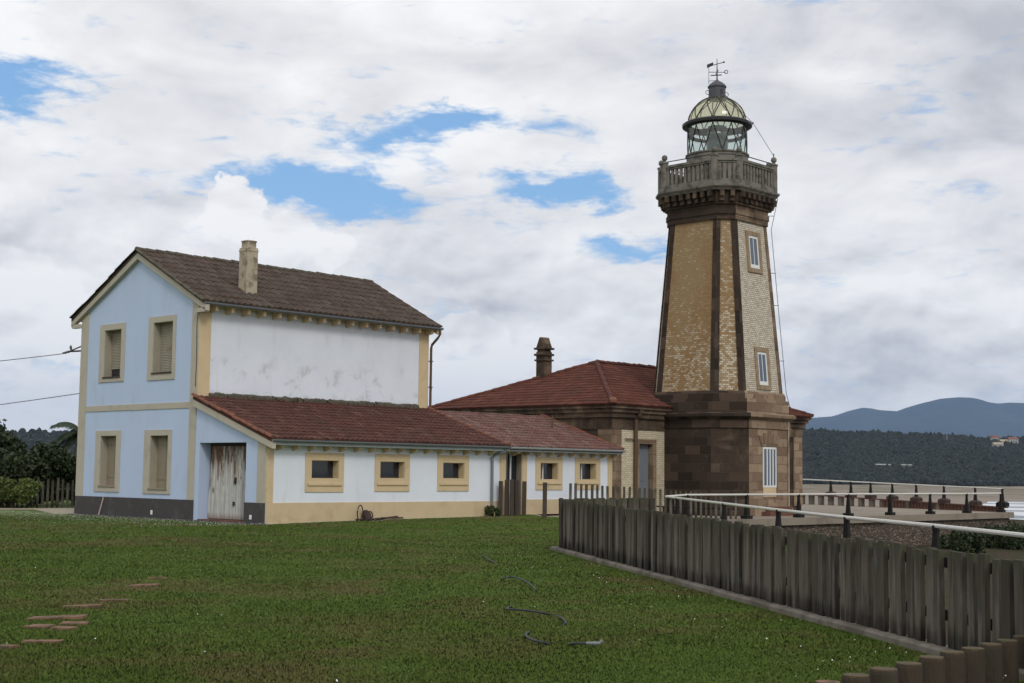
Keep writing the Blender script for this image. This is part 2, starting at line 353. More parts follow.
def glass_mats():
    m, t, bs = newmat('window_glass')
    setin(t, bs, 'Base Color', (.018, .022, .028)); bs.inputs['Roughness'].default_value = .06; bs.inputs['Specular IOR Level'].default_value = .5
    m, t, bs = newmat('blue_glass')
    setin(t, bs, 'Base Color', (.07, .10, .15)); bs.inputs['Roughness'].default_value = .1
    # thin lantern glass
    for nm, tint, frac in (('lantern_glass', (.80, .88, .86), .2), ('dome_glass', (.93, .92, .78), .24)):
        m = bpy.data.materials.new(nm); m.use_nodes = True; t = NT(m.node_tree); MATS[nm] = m
        tr = t.n('ShaderNodeBsdfTransparent', {'Color': (*tint, 1)})
        gl = t.n('ShaderNodeBsdfGlossy', {'Color': (.8, .82, .8, 1), 'Roughness': .2})
        p = pos(t)
        df = t.n('ShaderNodeBsdfTranslucent', {'Color': (.62, .56, .30, 1)})
        d2 = t.n('ShaderNodeBsdfDiffuse', {'Color': (.55, .53, .36, 1)})
        dd = t.n('ShaderNodeMixShader', {0: .5, 1: df.outputs[0], 2: d2.outputs[0]})
        a = t.n('ShaderNodeMixShader', {0: .09, 1: tr.outputs[0], 2: gl.outputs[0]})
        b = t.n('ShaderNodeMixShader', {0: frac if nm == 'dome_glass' else .06, 1: a.outputs[0], 2: dd.outputs[0]})
        t.t.links.new(b.outputs[0], t.n('ShaderNodeOutputMaterial').inputs[0])
glass_mats()
def leaf_mat(name, a, b, scale=1.5, trans=.25):
    m, t, bs = newmat(name); p = pos(t)
    r = t.n('ShaderNodeAttribute', attribute_name='tone').outputs['Fac']
    c = t.mix(r, a, b)
    n = t.noise(p, scale, 4)
    k = t.m('ADD', .6, t.m('MULTIPLY', n, .8))
    c = t.mix(1.0, c, t.comb(k, k, k), 'MULTIPLY')
    setin(t, bs, 'Base Color', c); bs.inputs['Roughness'].default_value = .6; bs.inputs['Specular IOR Level'].default_value = .25
leaf_mat('dark_leaf', (.016, .026, .012), (.045, .065, .024))
leaf_mat('hedge_leaf', (.045, .07, .018), (.13, .165, .04))
leaf_mat('bank_leaf', (.022, .038, .015), (.075, .095, .032))
leaf_mat('palm_leaf', (.02, .035, .02), (.05, .07, .035))
leaf_mat('forest_leaf', (.005, .009, .006), (.011, .017, .011), .02)
def blade_mat():
    m, t, bs = newmat('grass_blade'); p = pos(t)
    r = t.n('ShaderNodeAttribute', attribute_name='tone').outputs['Fac']
    n = t.noise(t.vm('MULTIPLY', p, (1, 1, 0)), .33, 6, .6, .5); n2 = t.noise(t.vm('MULTIPLY', p, (1, 1, 0)), 1.4, 5, .6)
    g = t.mix(r, (.080, .126, .019), (.094, .146, .025))
    dry = t.mix(r, (.15, .128, .046), (.175, .145, .06))
    f = t.ss(t.m('ADD', t.m('MULTIPLY', n, .75), t.m('MULTIPLY', n2, .35)), .50, .72)
    c = t.mix(t.m('MULTIPLY', f, .8), g, dry)
    k = t.m('ADD', .66, t.m('MULTIPLY', t.noise(t.vm('MULTIPLY', p, (1, 1, 0)), .55, 6, .65), .70))
    c = t.mix(1.0, c, t.comb(k, k, k), 'MULTIPLY')
    setin(t, bs, 'Base Color', c); bs.inputs['Roughness'].default_value = .8; bs.inputs['Specular IOR Level'].default_value = .1
    up = t.vm('NORMALIZE', t.vm('ADD', t.vm('MULTIPLY', t.n('ShaderNodeNewGeometry').outputs['Normal'], (.18, .18, .18)), (0, 0, 1)))
    t.t.links.new(up, bs.inputs['Normal'])
blade_mat()
def ground_mat():
    m, t, bs = newmat('ground_cover'); p = pos(t); pf = t.vm('MULTIPLY', p, (1, 1, 0))
    n = t.noise(pf, .33, 6, .6, .5); n2 = t.noise(pf, 1.4, 5, .6); n3 = t.noise(pf, 9, 6, .7)
    g = t.mix(n3, (.062, .100, .015), (.082, .128, .021))
    dry = t.mix(n3, (.08, .065, .026), (.13, .105, .045))
    f = t.ss(t.m('ADD', t.m('MULTIPLY', n, .75), t.m('MULTIPLY', n2, .35)), .54, .70)
    c = t.mix(t.m('MULTIPLY', f, .8), g, dry)
    scr = t.n('ShaderNodeAttribute', attribute_name='scrub').outputs['Fac']
    c = t.mix(scr, c, t.mix(t.ss(t.noise(pf, 1.1, 6, .65), .4, .62), (.055, .038, .026), (.03, .04, .014)))
    sand = t.n('ShaderNodeAttribute', attribute_name='sand').outputs['Fac']
    dune = t.n('ShaderNodeAttribute', attribute_name='dune').outputs['Fac']
    sc = t.mix(t.noise(pf, .01, 6, .6), (.21, .175, .145), (.28, .235, .195))
    dn = t.ss(t.noise(t.vm('MULTIPLY', p, (1, 1, 0)), .022, 5, .65), .46, .56)
    sc = t.mix(t.m('MULTIPLY', dune, dn), sc, (.14, .13, .08))
    c = t.mix(sand, c, sc)
    setin(t, bs, 'Base Color', c); bs.inputs['Roughness'].default_value = .95; bs.inputs['Specular IOR Level'].default_value = .1
    bump(t, bs, n3, .5, .03)
ground_mat()
def sea_mat():
    m, t, bs = newmat('sea_water'); p = pos(t)
    d = t.vm('DOT_PRODUCT', t.vm('SUBTRACT', p, tuple(CAM)), tuple(DH))          # distance out along the bay
    n = t.noise(t.vm('MULTIPLY', p, (1, 1, 0)), .018, 7, .62, .4)
    wv = t.m('SINE', t.m('ADD', t.m('MULTIPLY', d, .09), t.m('MULTIPLY', n, 9.0)))
    foam = t.ss(t.m('ADD', t.m('MULTIPLY', wv, .3), t.noise(t.vm('MULTIPLY', p, (1, 1, 0)), .06, 6, .65)), .42, .62)
    shore = t.ss(d, 150.0, 420.0)
    c = t.mix(t.m('MULTIPLY', foam, shore), (.055, .085, .10), (.62, .64, .65))
    setin(t, bs, 'Base Color', c); bs.inputs['Roughness'].default_value = .3
    bump(t, bs, t.noise(p, .25, 5, .6), .5, .4)
sea_mat()
def hill_mat():
    m, t, bs = newmat('hill_forest'); p = pos(t)
    n = t.noise(p, .035, 6, .65); n2 = t.noise(p, .004, 4, .6)
    c = t.mix(t.ss(n, .35, .7), (.008, .013, .009), (.02, .028, .017))
    c = t.mix(t.m('MULTIPLY', t.ss(n2, .6, .72), .5), c, (.04, .042, .03))
    setin(t, bs, 'Base Color', c); bs.inputs['Roughness'].default_value = .95; bs.inputs['Specular IOR Level'].default_value = .05
    m, t, bs = newmat('mountain_side'); p = pos(t)
    c = t.mix(t.ss(t.noise(p, .0014, 7, .65), .35, .7), (.022, .034, .032), (.042, .056, .046))
    setin(t, bs, 'Base Color', c); bs.inputs['Roughness'].default_value = .95; bs.inputs['Specular IOR Level'].default_value = .05
hill_mat()

# ------------------------------------------------------------------ mesh builder
ORG = {}
class MB:
    def __init__(s): s.v = []; s.f = []; s.uv = {}; s.fa = {}; s.va = {}
    def add(s, vs, fs, uvs=None, **fatt):
        o = len(s.v); s.v.extend(tuple(q) for q in vs)
        for i, f in enumerate(fs):
            if uvs is not None: s.uv[len(s.f)] = [uvs[k] for k in f]
            for k, val in fatt.items(): s.fa.setdefault(k, {})[len(s.f)] = val
            s.f.append(tuple(o + k for k in f))
        return s
    def box(s, x0, x1, y0, y1, z0, z1, **fa):
        x0, x1 = sorted((x0, x1)); y0, y1 = sorted((y0, y1)); z0, z1 = sorted((z0, z1))
        vs = [(x, y, z) for z in (z0, z1) for y in (y0, y1) for x in (x0, x1)]
        return s.add(vs, [(0, 2, 3, 1), (4, 5, 7, 6), (0, 1, 5, 4), (2, 6, 7, 3), (0, 4, 6, 2), (1, 3, 7, 5)], **fa)
    def obox(s, c, hx, hy, hz, **fa):
        c = Vector(c); hx, hy, hz = Vector(hx), Vector(hy), Vector(hz)
        vs = [c + a * hx + b * hy + d * hz for d in (-1, 1) for b in (-1, 1) for a in (-1, 1)]
        return s.add(vs, [(0, 2, 3, 1), (4, 5, 7, 6), (0, 1, 5, 4), (2, 6, 7, 3), (0, 4, 6, 2), (1, 3, 7, 5)], **fa)
    def loft(s, rings, cap=True, fatt=None):
        n = len(rings[0]); vs = [q for r in rings for q in r]; 
        for k in range(len(rings) - 1):
            for i in range(n):
                j = (i + 1) % n
                s.add([rings[k][i], rings[k][j], rings[k + 1][j], rings[k + 1][i]], [(0, 1, 2, 3)], **(fatt(i) if fatt else {}))
        if cap:
            s.add(list(rings[0])[::-1], [tuple(range(n))]); s.add(rings[-1], [tuple(range(n))])
        return s
    def prism(s, poly, off):                 # polygon (3-D points) pushed by off
        off = Vector(off); b = [Vector(q) for q in poly]
        return s.loft([b, [q + off for q in b]])
    def tube(s, pts, r, n=8, cap=True):
        pts = [Vector(q) for q in pts]; rs = r if isinstance(r, (list, tuple)) else [r] * len(pts)
        rings = []
        for i, q in enumerate(pts):
            d = (pts[min(i + 1, len(pts) - 1)] - pts[max(i - 1, 0)]).normalized()
            a = d.cross(Vector((0, 0, 1)) if abs(d.z) < .9 else Vector((1, 0, 0))).normalized(); b = d.cross(a)
            rings.append([q + rs[i] * (math.cos(2 * math.pi * k / n) * a + math.sin(2 * math.pi * k / n) * b) for k in range(n)])
        vs = [q for rg in rings for q in rg]; fs = []
        for k in range(len(rings) - 1):
            for i in range(n):
                j = (i + 1) % n; fs.append((k * n + i, k * n + j, (k + 1) * n + j, (k + 1) * n + i))
        if cap: fs.append(tuple(range(n))[::-1]); fs.append(tuple((len(rings) - 1) * n + k for k in range(n)))
        return s.add(vs, fs)
    def lathe(s, cx, cy, prof, n=20, cap=True):
        rings = [[(cx + r * math.cos(2 * math.pi * k / n), cy + r * math.sin(2 * math.pi * k / n), z) for k in range(n)] for r, z in prof]
        vs = [q for rg in rings for q in rg]; fs = []
        for k in range(len(rings) - 1):
            for i in range(n):
                j = (i + 1) % n; fs.append((k * n + i, k * n + j, (k + 1) * n + j, (k + 1) * n + i))
        if cap: fs.append(tuple(range(n))[::-1]); fs.append(tuple((len(rings) - 1) * n + k for k in range(n)))
        return s.add(vs, fs)
    def build(s, name, mat, parent=None, smooth=False, bevel=0, clean=False):
        me = bpy.data.meshes.new(name)
        o0 = ORG.get(parent, Vector((0, 0, 0))) if parent else Vector((0, 0, 0))
        me.from_pydata([(q[0] - o0.x, q[1] - o0.y, q[2] - o0.z) for q in s.v], [], s.f)
        ul = me.uv_layers.new(name='UVMap'); V = s.v; buf = np.zeros((len(me.loops), 2), np.float32); li = 0
        for fi, f in enumerate(s.f):
            if fi in s.uv:
                for q in s.uv[fi]: buf[li] = q; li += 1
                continue
            a, b, c = Vector(V[f[0]]), Vector(V[f[1]]), Vector(V[f[2]]); n = (b - a).cross(c - a)
            n = n.normalized() if n.length > 1e-9 else Vector((0, 0, 1))
            if abs(n.z) > .75: us = [(V[k][0], V[k][1]) for k in f]
            else:
                t = Vector((-n.y, n.x, 0)).normalized(); us = [(V[k][0] * t.x + V[k][1] * t.y, V[k][2]) for k in f]
            for q in us: buf[li] = q; li += 1
        ul.data.foreach_set('uv', buf.ravel())
        for k, dct in s.fa.items():
            at = me.attributes.new(k, 'FLOAT', 'FACE'); arr = np.zeros(len(s.f), np.float32)
            for i, val in dct.items(): arr[i] = val
            at.data.foreach_set('value', arr)
        for k, arr in s.va.items():
            at = me.attributes.new(k, 'FLOAT', 'POINT'); at.data.foreach_set('value', np.array(arr, np.float32))
        if smooth: me.polygons.foreach_set('use_smooth', [True] * len(me.polygons))
        me.materials.append(MATS[mat]); me.update()
        o = bpy.data.objects.new(name, me); C.objects.link(o)
        if parent: o.parent = parent; ORG[o] = o0
        if bevel:
            md = o.modifiers.new('bevel', 'BEVEL'); md.width = bevel; md.segments = 2; md.limit_method = 'ANGLE'; md.angle_limit = math.radians(40)
        return o
def np_obj(name, verts, faces, mat, tone=None, att='tone', dom='FACE', smooth=False, parent=None, extra=None):
    """fast builder: verts (n,3), faces (m,k) of one size"""
    me = bpy.data.meshes.new(name); k = faces.shape[1]
    o0 = ORG.get(parent, Vector((0, 0, 0))) if parent else Vector((0, 0, 0))
    verts = verts - np.array(o0)
    me.vertices.add(len(verts)); me.vertices.foreach_set('co', verts.astype(np.float32).ravel())
    me.loops.add(faces.size); me.loops.foreach_set('vertex_index', faces.astype(np.int32).ravel())
    me.polygons.add(len(faces)); me.polygons.foreach_set('loop_start', np.arange(0, faces.size, k, dtype=np.int32))
    if smooth: me.polygons.foreach_set('use_smooth', np.ones(len(faces), bool))
    me.update(calc_edges=True)
    if tone is not None: me.attributes.new(att, 'FLOAT', dom).data.foreach_set('value', tone.astype(np.float32))
    for n_, a_ in (extra or {}).items(): me.attributes.new(n_, 'FLOAT', 'POINT').data.foreach_set('value', a_.astype(np.float32))
    me.validate(); me.materials.append(MATS[mat])
    o = bpy.data.objects.new(name, me); C.objects.link(o)
    if parent: o.parent = parent; ORG[o] = o0
    return o
def tag(o, label=None, cat=None, group=None, kind=None):
    if label: o['label'] = label
    if cat: o['category'] = cat
    if group: o['group'] = group
    if kind: o['kind'] = kind
    return o
def thing(name, loc, label, cat, group=None):
    o = bpy.data.objects.new(name, None); C.objects.link(o); o.location = loc; ORG[o] = Vector(loc); o.empty_display_size = .3
    return tag(o, label, cat, group)
def copy_tree(o, loc, rz=None, label=None):
    c = o.copy(); C.objects.link(c); c.location = loc
    if rz is not None: c.rotation_euler.z = rz
    if label: c['label'] = label
    for ch in list(o.children):
        d = ch.copy(); C.objects.link(d); d.parent = c
        for g in list(ch.children):
            e = g.copy(); C.objects.link(e); e.parent = d
    return c
def vw(a, d, z=0.0):                          # a metres to the right, d metres ahead of the camera
    return (CAM.x + RH.x * a + DH.x * d, CAM.y + RH.y * a + DH.y * d, z)
def sstep(x, a, b):
    t = np.clip((x - a) / (b - a), 0, 1); return t * t * (3 - 2 * t)
def vnoise(x, y, seed=0):
    """smooth value noise on arrays"""
    xi = np.floor(x).astype(np.int64); yi = np.floor(y).astype(np.int64); xf = x - xi; yf = y - yi
    def h(a, b):
        q = (a * 374761393 + b * 668265263 + seed * 1442695041) & 0x7fffffff
        q = ((q ^ (q >> 13)) * 1274126177) & 0x7fffffff
        return ((q ^ (q >> 16)) & 0xffff) / 65535.0
    u = xf * xf * (3 - 2 * xf); v = yf * yf * (3 - 2 * yf)
    return (h(xi, yi) * (1 - u) + h(xi + 1, yi) * u) * (1 - v) + (h(xi, yi + 1) * (1 - u) + h(xi + 1, yi + 1) * u) * v
def fbm(x, y, o=4, seed=0):
    s = 0; a = .5
    for k in range(o): s = s + a * vnoise(x * 2 ** k, y * 2 ** k, seed + k); a *= .5
    return s

# ------------------------------------------------------------------ ground, sea, hills
RA, RB = (13.6, -5.2), (-8.0, -27.8)             # line of the near handrail
def ground_z(x, y):
    x = np.asarray(x, float); y = np.asarray(y, float)
    a = (x - CAM.x) * RH.x + (y - CAM.y) * RH.y; d = (x - CAM.x) * DH.x + (y - CAM.y) * DH.y
    h = .012 * np.clip(x, 0, 12) * (1 - sstep(np.abs(y + 1), 3, 9)) + .03 * (fbm(x * .35, y * .35, 3) - .5)
    s = (x - RA[0]) * .72 - (y - RA[1]) * .69    # metres to the right of the handrail
    h = h - 1.45 * sstep(s, .6, 7) * (1 - sstep(x, 38, 46) * .6)
    h = h - 9.0 * sstep(s - .32 * np.maximum(x - 10, 0), 10, 45)
    h = h - 9.0 * sstep(x, 46, 85) * (1 - sstep(-a, 20, 60) * .6)
    h = h - 5.5 * sstep(d, 85, 190)
    far = sstep(d, 120, 260)
    right = sstep(a / np.maximum(np.abs(d), 1), .02, .12)
    shore = sstep(a / np.maximum(np.abs(d), 1) - .00002 * (d - 600), .325, .343)
    bay = -11 + 2.2 * (1 - shore) + 2.3 * shore * sstep(d, 610, 720) + 1.5 * sstep(d, 700, 1700) + 2.5 * sstep(d, 950, 1500) * fbm(x * .02, y * .02, 3, 5)
    land = -6 + 4 * fbm(x * .004, y * .004, 3, 9)
    h = h * (1 - far) + far * (bay * right + land * (1 - right))
    return h
def build_ground():
    azs = np.concatenate([np.arange(-180, -32, 4.0), np.arange(-32, 32, .25), np.arange(32, 180, 4.0)])
    rad = np.concatenate([[1.0, 4, 7], 8 * 1.02 ** np.arange(0, 125), 8 * 1.02 ** 125 * 1.06 ** np.arange(0, 101)])
    A, R = np.meshgrid(np.radians(azs), rad, indexing='ij')
    x = CAM.x + R * (np.cos(A) * DH.x + np.sin(A) * RH.x); y = CAM.y + R * (np.cos(A) * DH.y + np.sin(A) * RH.y)
    z = ground_z(x, y); na, nr = A.shape
    V = np.stack([x, y, z], -1).reshape(-1, 3)
    i, j = np.meshgrid(np.arange(na), np.arange(nr - 1), indexing='ij'); i2 = (i + 1) % na
    F = np.stack([i * nr + j, i * nr + j + 1, i2 * nr + j + 1, i2 * nr + j], -1).reshape(-1, 4)
    F = F[:, ::-1]
    V = np.vstack([V, [[CAM.x, CAM.y, 0]]])
    d = R * np.cos(A); a = R * np.sin(A)
    sand = (sstep(d, 160, 260) * sstep(a / np.maximum(np.abs(d), 1), .05, .13)).ravel(); s2_ = (x + 3.68) * .7994 - (y + 15.43) * .6008; al_ = -(x + 3.68) * .6008 - (y + 15.43) * .7994
    sc_ = np.maximum(sstep((x - RA[0]) * .72 - (y - RA[1]) * .69, .2, 1.5), sstep(s2_, .05, .3) * (al_ > 0)).ravel()
    dune = (sstep(d, 720, 900)).ravel()
    o = np_obj('ground', V, F, 'ground_cover', smooth=True, extra={'scrub': np.append(sc_, 0), 'sand': np.append(sand, 0), 'dune': np.append(dune, 0)})
    tag(o, kind='structure')
    # hub
    hub = MB(); n = na
    hub.add([(x[k, 0], y[k, 0], z[k, 0]) for k in range(n)], [tuple(range(n))[::-1]])
    h = hub.build('ground', 'ground_cover'); tag(h, kind='structure')
build_ground()
w = MB(); w.add([vw(-300, 60, -9), vw(4000, 60, -9), vw(9000, 4200, -9), vw(100, 4200, -9)], [(0, 1, 2, 3)])
tag(w.build('sea', 'sea_water'), kind='structure')

def ridge(name, prof, d0, depth, mat, base, rough, seed, step, wav):
    """hills: prof = [(pixel x, pixel y)] of the skyline; a real ridge of the given depth at distance d0"""
    pts = [((px - 512) / 1436.3, (474.1 + .0116 * (px - 512) - py) / 1436.3) for px, py in prof]
    t = np.arange(pts[0][0], pts[-1][0], step); hh = np.interp(t, [q[0] for q in pts], [q[1] for q in pts])
    sv = np.linspace(-1, 1, 41)
    T, Sv = np.meshgrid(t, sv, indexing='ij'); H = np.repeat(hh[:, None], len(sv), 1)
    d = d0 + Sv * depth; a = T * d0 * (1 + 0 * d)
    top = 1.65 + H * d0 * np.sqrt(1 + 0 * T)
    shape = 1 - np.abs(Sv) ** .92
    nz = (fbm(a / wav + 50, d / wav + 90, 5, seed) - .47) * rough
    z = base + (top - base) * shape + nz * (1 - shape) * (.12 + .88 * shape) * 1.6 + nz * .03
    x = CAM.x + RH.x * a + DH.x * d; y = CAM.y + RH.y * a + DH.y * d
    V = np.stack([x, y, z], -1).reshape(-1, 3); n, m = T.shape
    i, j = np.meshgrid(np.arange(n - 1), np.arange(m - 1), indexing='ij')
    F = np.stack([i * m + j, i * m + j + 1, (i + 1) * m + j + 1, (i + 1) * m + j], -1).reshape(-1, 4)[:, ::-1]
    o = np_obj(name, V, F, mat, smooth=True); tag(o, kind='structure')
    return (a, d, z)
mprof = [(-900, 470), (-500, 440), (-200, 432), (0, 434), (150, 436), (400, 440), (600, 438), (700, 428), (760, 423), (805, 419.5), (833, 417.5), (851, 411.5), (864, 408.5), (873, 409.5), (880, 411), (898, 412.3), (908, 408.5), (925, 403.6), (942, 399.5), (959, 398), (972, 398.3), (980, 399.8), (990, 403), (999, 404.5), (1011, 403.5), (1024, 404), (1080, 410), (1200, 420), (1500, 430), (1900, 470)]
ridge('mountains', mprof, 20000, 5000, 'mountain_side', -10, 760, 3, .002, 1700)
hprof_r = [(520, 446), (640, 440), (800, 433.5), (830, 434.5), (845, 436.5), (860, 435.5), (880, 436), (920, 437), (950, 439), (975, 441), (1000, 442.5), (1030, 441), (1100, 444), (1300, 450), (1600, 468)]
HR = ridge('forest_hill', hprof_r, 2200, 600, 'hill_forest', -8, 16, 11, .004, 120)
hprof_l = [(-900, 466), (-500, 448), (-200, 438), (0, 435), (40, 434), (80, 435), (200, 436), (400, 442), (560, 450), (640, 466)]
HL = ridge('forest_hill', hprof_l, 2200, 700, 'hill_forest', -6, 16, 21, .004, 120)

def crowns(name, spots, sizes, label):
    """far-off wood: one mesh of small uneven tree crowns"""
    n = len(spots); base = []
    for ring, (rr, zz) in enumerate(((.75, .0), (1.0, .35), (.7, .75))):
        for k in range(6):
            ang = 2 * math.pi * (k + .5 * ring) / 6; base.append((rr * math.cos(ang), rr * math.sin(ang), zz))
    base.append((0, 0, 1.05)); B = np.array(base)
    fs = []
    for ring in range(2):
        for k in range(6):
            a_, b_ = ring * 6 + k, ring * 6 + (k + 1) % 6; c_, d_ = a_ + 6, b_ + 6
            fs += [(a_, b_, c_), (b_, d_, c_)]
    fs += [(12 + k, 12 + (k + 1) % 6, 18) for k in range(6)]
    Fb = np.array(fs)
    J = rng.uniform(.7, 1.3, (n, 19, 3))
    V = spots[:, None, :] + B[None] * J * sizes[:, None, :]
    F = Fb[None] + (np.arange(n) * 19)[:, None, None]
    tone = np.repeat(rng.random(n), len(fs))
    o = np_obj(name, V.reshape(-1, 3), F.reshape(-1, 3), 'forest_leaf', tone)
    return tag(o, label, 'woodland', kind='stuff')
def wood(arr, n, a_rng, label, hmin, hmax, dlim=None):
    a, d, z = arr; na, nd = a.shape
    ii = rng.uniform(0, na - 1.001, n * 3); jj = rng.uniform(0, (nd - 1) * .56, n * 3)
    i = ii.astype(int); j = jj.astype(int); fi = ii - i; fj = jj - j
    def L(q): return (q[i, j] * (1 - fi) + q[i + 1, j] * fi) * (1 - fj) + (q[i, j + 1] * (1 - fi) + q[i + 1, j + 1] * fi) * fj
    A, D, Z = L(a), L(d), L(z)
    px = 512 + 1436.3 * A / D
    k = (px > a_rng[0]) & (px < a_rng[1]); A, D, Z = A[k][:n], D[k][:n], Z[k][:n]
    h = rng.uniform(hmin, hmax, len(A)); wdt = h * rng.uniform(.4, .75, len(A))
    X = CAM.x + RH.x * A + DH.x * D; Y = CAM.y + RH.y * A + DH.y * D
    crowns('woodland', np.stack([X, Y, Z - 1], -1), np.stack([wdt, wdt, h], -1), label)
wood(HR, 14000, (740, 1130), 'dark pine wood covering the long ridge across the bay', 4, 9)
wood(HL, 6000, (-120, 260), 'dark wood covering the low ridge at the far left', 4, 9)

# ------------------------------------------------------------------ roof tiles
def tile_roof(mb, P0, U, V, vmax, ul, ur, pitch, row, amp, step, ns=6, jit=.008, flat=False):
    """real tiles: rows lap over each other, columns are rounded; ul/ur give the clipped ends at height v"""
    P0 = Vector(P0); U = Vector(U).normalized(); V = Vector(V).normalized(); N = U.cross(V).normalized()
    if N.z < 0: N = -N
    nr = int(math.ceil(vmax / row)); rr = random.Random(len(mb.v) + 3)
    for r in range(nr):
        v0 = r * row; v1 = min((r + 1) * row + .02, vmax)
        c0 = int(math.floor(min(ul(v0), ul(v1)) / pitch)); c1 = int(math.ceil(max(ur(v0), ur(v1)) / pitch))
        us = []
        for c in range(c0, c1):
            j = rr.uniform(-jit, jit)
            for k in range(ns + 1):
                f = k / ns
                if flat: hgt = amp * (math.exp(-((f - .5) / .12) ** 2) + .6 * math.exp(-(f / .1) ** 2) + .6 * math.exp(-((1 - f) / .1) ** 2))
                else: hgt = amp * abs(math.sin(math.pi * f)) ** .8
                us.append((c * pitch + f * pitch, hgt + j, (c + .02 + .96 * f) * pitch))
        vs = []; uvs = []
        for (v, st, uvv) in ((v0 - .004, -.012, r * row + .01 * row), (v0, step, r * row + .1 * row), (v1, 0.0, r * row + .95 * row)):
            a, b = ul(v), ur(v)
            for (u, hgt, uu) in us:
                uc = min(max(u, a), b)
                q = P0 + U * uc + V * v + N * ((hgt + st) if st > -.01 else -.012)
                vs.append(q); uvs.append((uu, uvv))
        n = len(us); fs = []
        for k in range(2):
            for i in range(n - 1):
                u0, u1 = us[i][0], us[i + 1][0]
                if u1 <= min(ul(v0), ul(v1)) or u0 >= max(ur(v0), ur(v1)): continue
                fs.append((k * n + i, k * n + i + 1, (k + 1) * n + i + 1, (k + 1) * n + i))
        mb.add(vs, fs, uvs)
    return mb
def cap_row(mb, A, B, r=.11, seg=.34, up=Vector((0, 0, 1)), over=.5):
    """a row of half-round cap tiles from A to B"""
    A, B = Vector(A), Vector(B); L = (B - A).length; d = (B - A) / L
    s = d.cross(up).normalized(); n = s.cross(d).normalized(); k = max(1, int(L / seg)); rr = random.Random(int(L * 100))
    for i in range(k):
        p = A + d * (i * L / k); q = A + d * ((i + 1) * L / k + .05); j = rr.uniform(-.012, .012)
        vs = []
        for (c, rad) in ((p, r * 1.08), (q, r * .86)):
            for m in range(8):
                a = math.pi * m / 7; vs.append(c + s * (rad * math.cos(a) + j) + n * (rad * math.sin(a) * .9 - .03 + j))
        fs = [(m, m + 1, 9 + m, 8 + m) for m in range(7)] + [tuple(range(8)), tuple(range(15, 7, -1))]
        mb.add(vs, fs)
    return mb
def wall_with_holes(mb, axis, c, u0, u1, z0, z1, holes, thick, top=None, into=1):
    """wall on plane axis=c (facing the negative side), of the given thickness, with rectangular openings.
       top: optional function u -> z for the upper edge (gables)"""
    us = sorted({u0, u1, *[h[0] for h in holes], *[h[1] for h in holes]} | (set(top[1]) if top else set()))
    tp = top[0] if top else (lambda u: z1)
    P = (lambda u, z, k: (u, c + k * thick, z)) if axis == 1 else (lambda u, z, k: (c + k * thick, u, z))
    zs = sorted({z0, *[h[2] for h in holes], *[h[3] for h in holes]})
    for a, b in zip(us[:-1], us[1:]):
        m = (a + b) / 2; seg = [h for h in holes if h[0] < m < h[1]]
        lv = [z0] + sorted(x for h in seg for x in h[2:4]) + [None]
        for k in range(0, len(lv), 2):
            za, zb = lv[k], lv[k + 1]
            if zb is None: q = [P(a, za, 0), P(b, za, 0), P(b, tp(b), 0), P(a, tp(a), 0)]
            else:
                if zb - za < 1e-4: continue
                q = [P(a, za, 0), P(b, za, 0), P(b, zb, 0), P(a, zb, 0)]
            if axis == 0: q = q[::-1]
            mb.add(q, [(0, 1, 2, 3)])
    for (a, b, za, zb) in holes:                # reveals
        for q in ([(a, za), (b, za)], [(b, za), (b, zb)], [(b, zb), (a, zb)], [(a, zb), (a, za)]):
            mb.add([P(*q[0], 0), P(*q[0], 1), P(*q[1], 1), P(*q[1], 0)], [(0, 1, 2, 3)])
    return mb

# ------------------------------------------------------------------ the white dwelling house with its lean-to
W1, W2, L1, L2 = 3.86, 11.30, 10.44, 16.90
EY, EZ, RY, RZ = 3.35, 7.21, 7.53, 9.32
SL = (RZ - EZ) / (RY - EY); BY = 11.81; SLB = (RZ - 7.17) / (BY - RY)
AE, AZ = -.44, 2.645; ASL = .334
def roof_under(y): return (EZ + SL * (y - EY) if y < RY else RZ - SLB * (y - RY)) - .16
def annex_under(y): return AZ + ASL * (y - AE) - .13
house = thing('dwelling_house', (0, 0, 0), 'two-storey pale blue and white house with brown gabled roof and a long low lean-to', 'house')
GW = [(8.60, 9.71, 4.92, 6.61), (5.37, 6.56, 4.95, 6.69), (8.70, 9.74, 1.05, 2.82), (5.44, 6.53, 1.00, 2.80)]
GO = [(8.37, 10.03, 4.74, 6.83), (5.20, 6.86, 4.70, 6.90), (8.43, 10.07, .84, 3.01), (5.25, 6.90, .82, 3.00)]
b = MB(); wall_with_holes(b, 0, 0, W1, W2, 0, 0, GW, .36, (roof_under, [RY]))
b.build('gable_wall', 'blue_plaster', house)
b = MB()
b.add([(0, W1, 0), (L1, W1, 0), (L1, W1, roof_under(W1)), (0, W1, roof_under(W1))], [(0, 1, 2, 3)])
b.add([(0, W2, 0), (L1, W2, 0), (L1, W2, roof_under(W2)), (0, W2, roof_under(W2))], [(3, 2, 1, 0)])
b.add([(L1, W1, 0), (L1, W2, 0), (L1, W2, roof_under(W2)), (L1, RY, roof_under(RY)), (L1, W1, roof_under(W1))], [(0, 1, 2, 3, 4)])
b.build('side_wall', 'white_plaster', house)
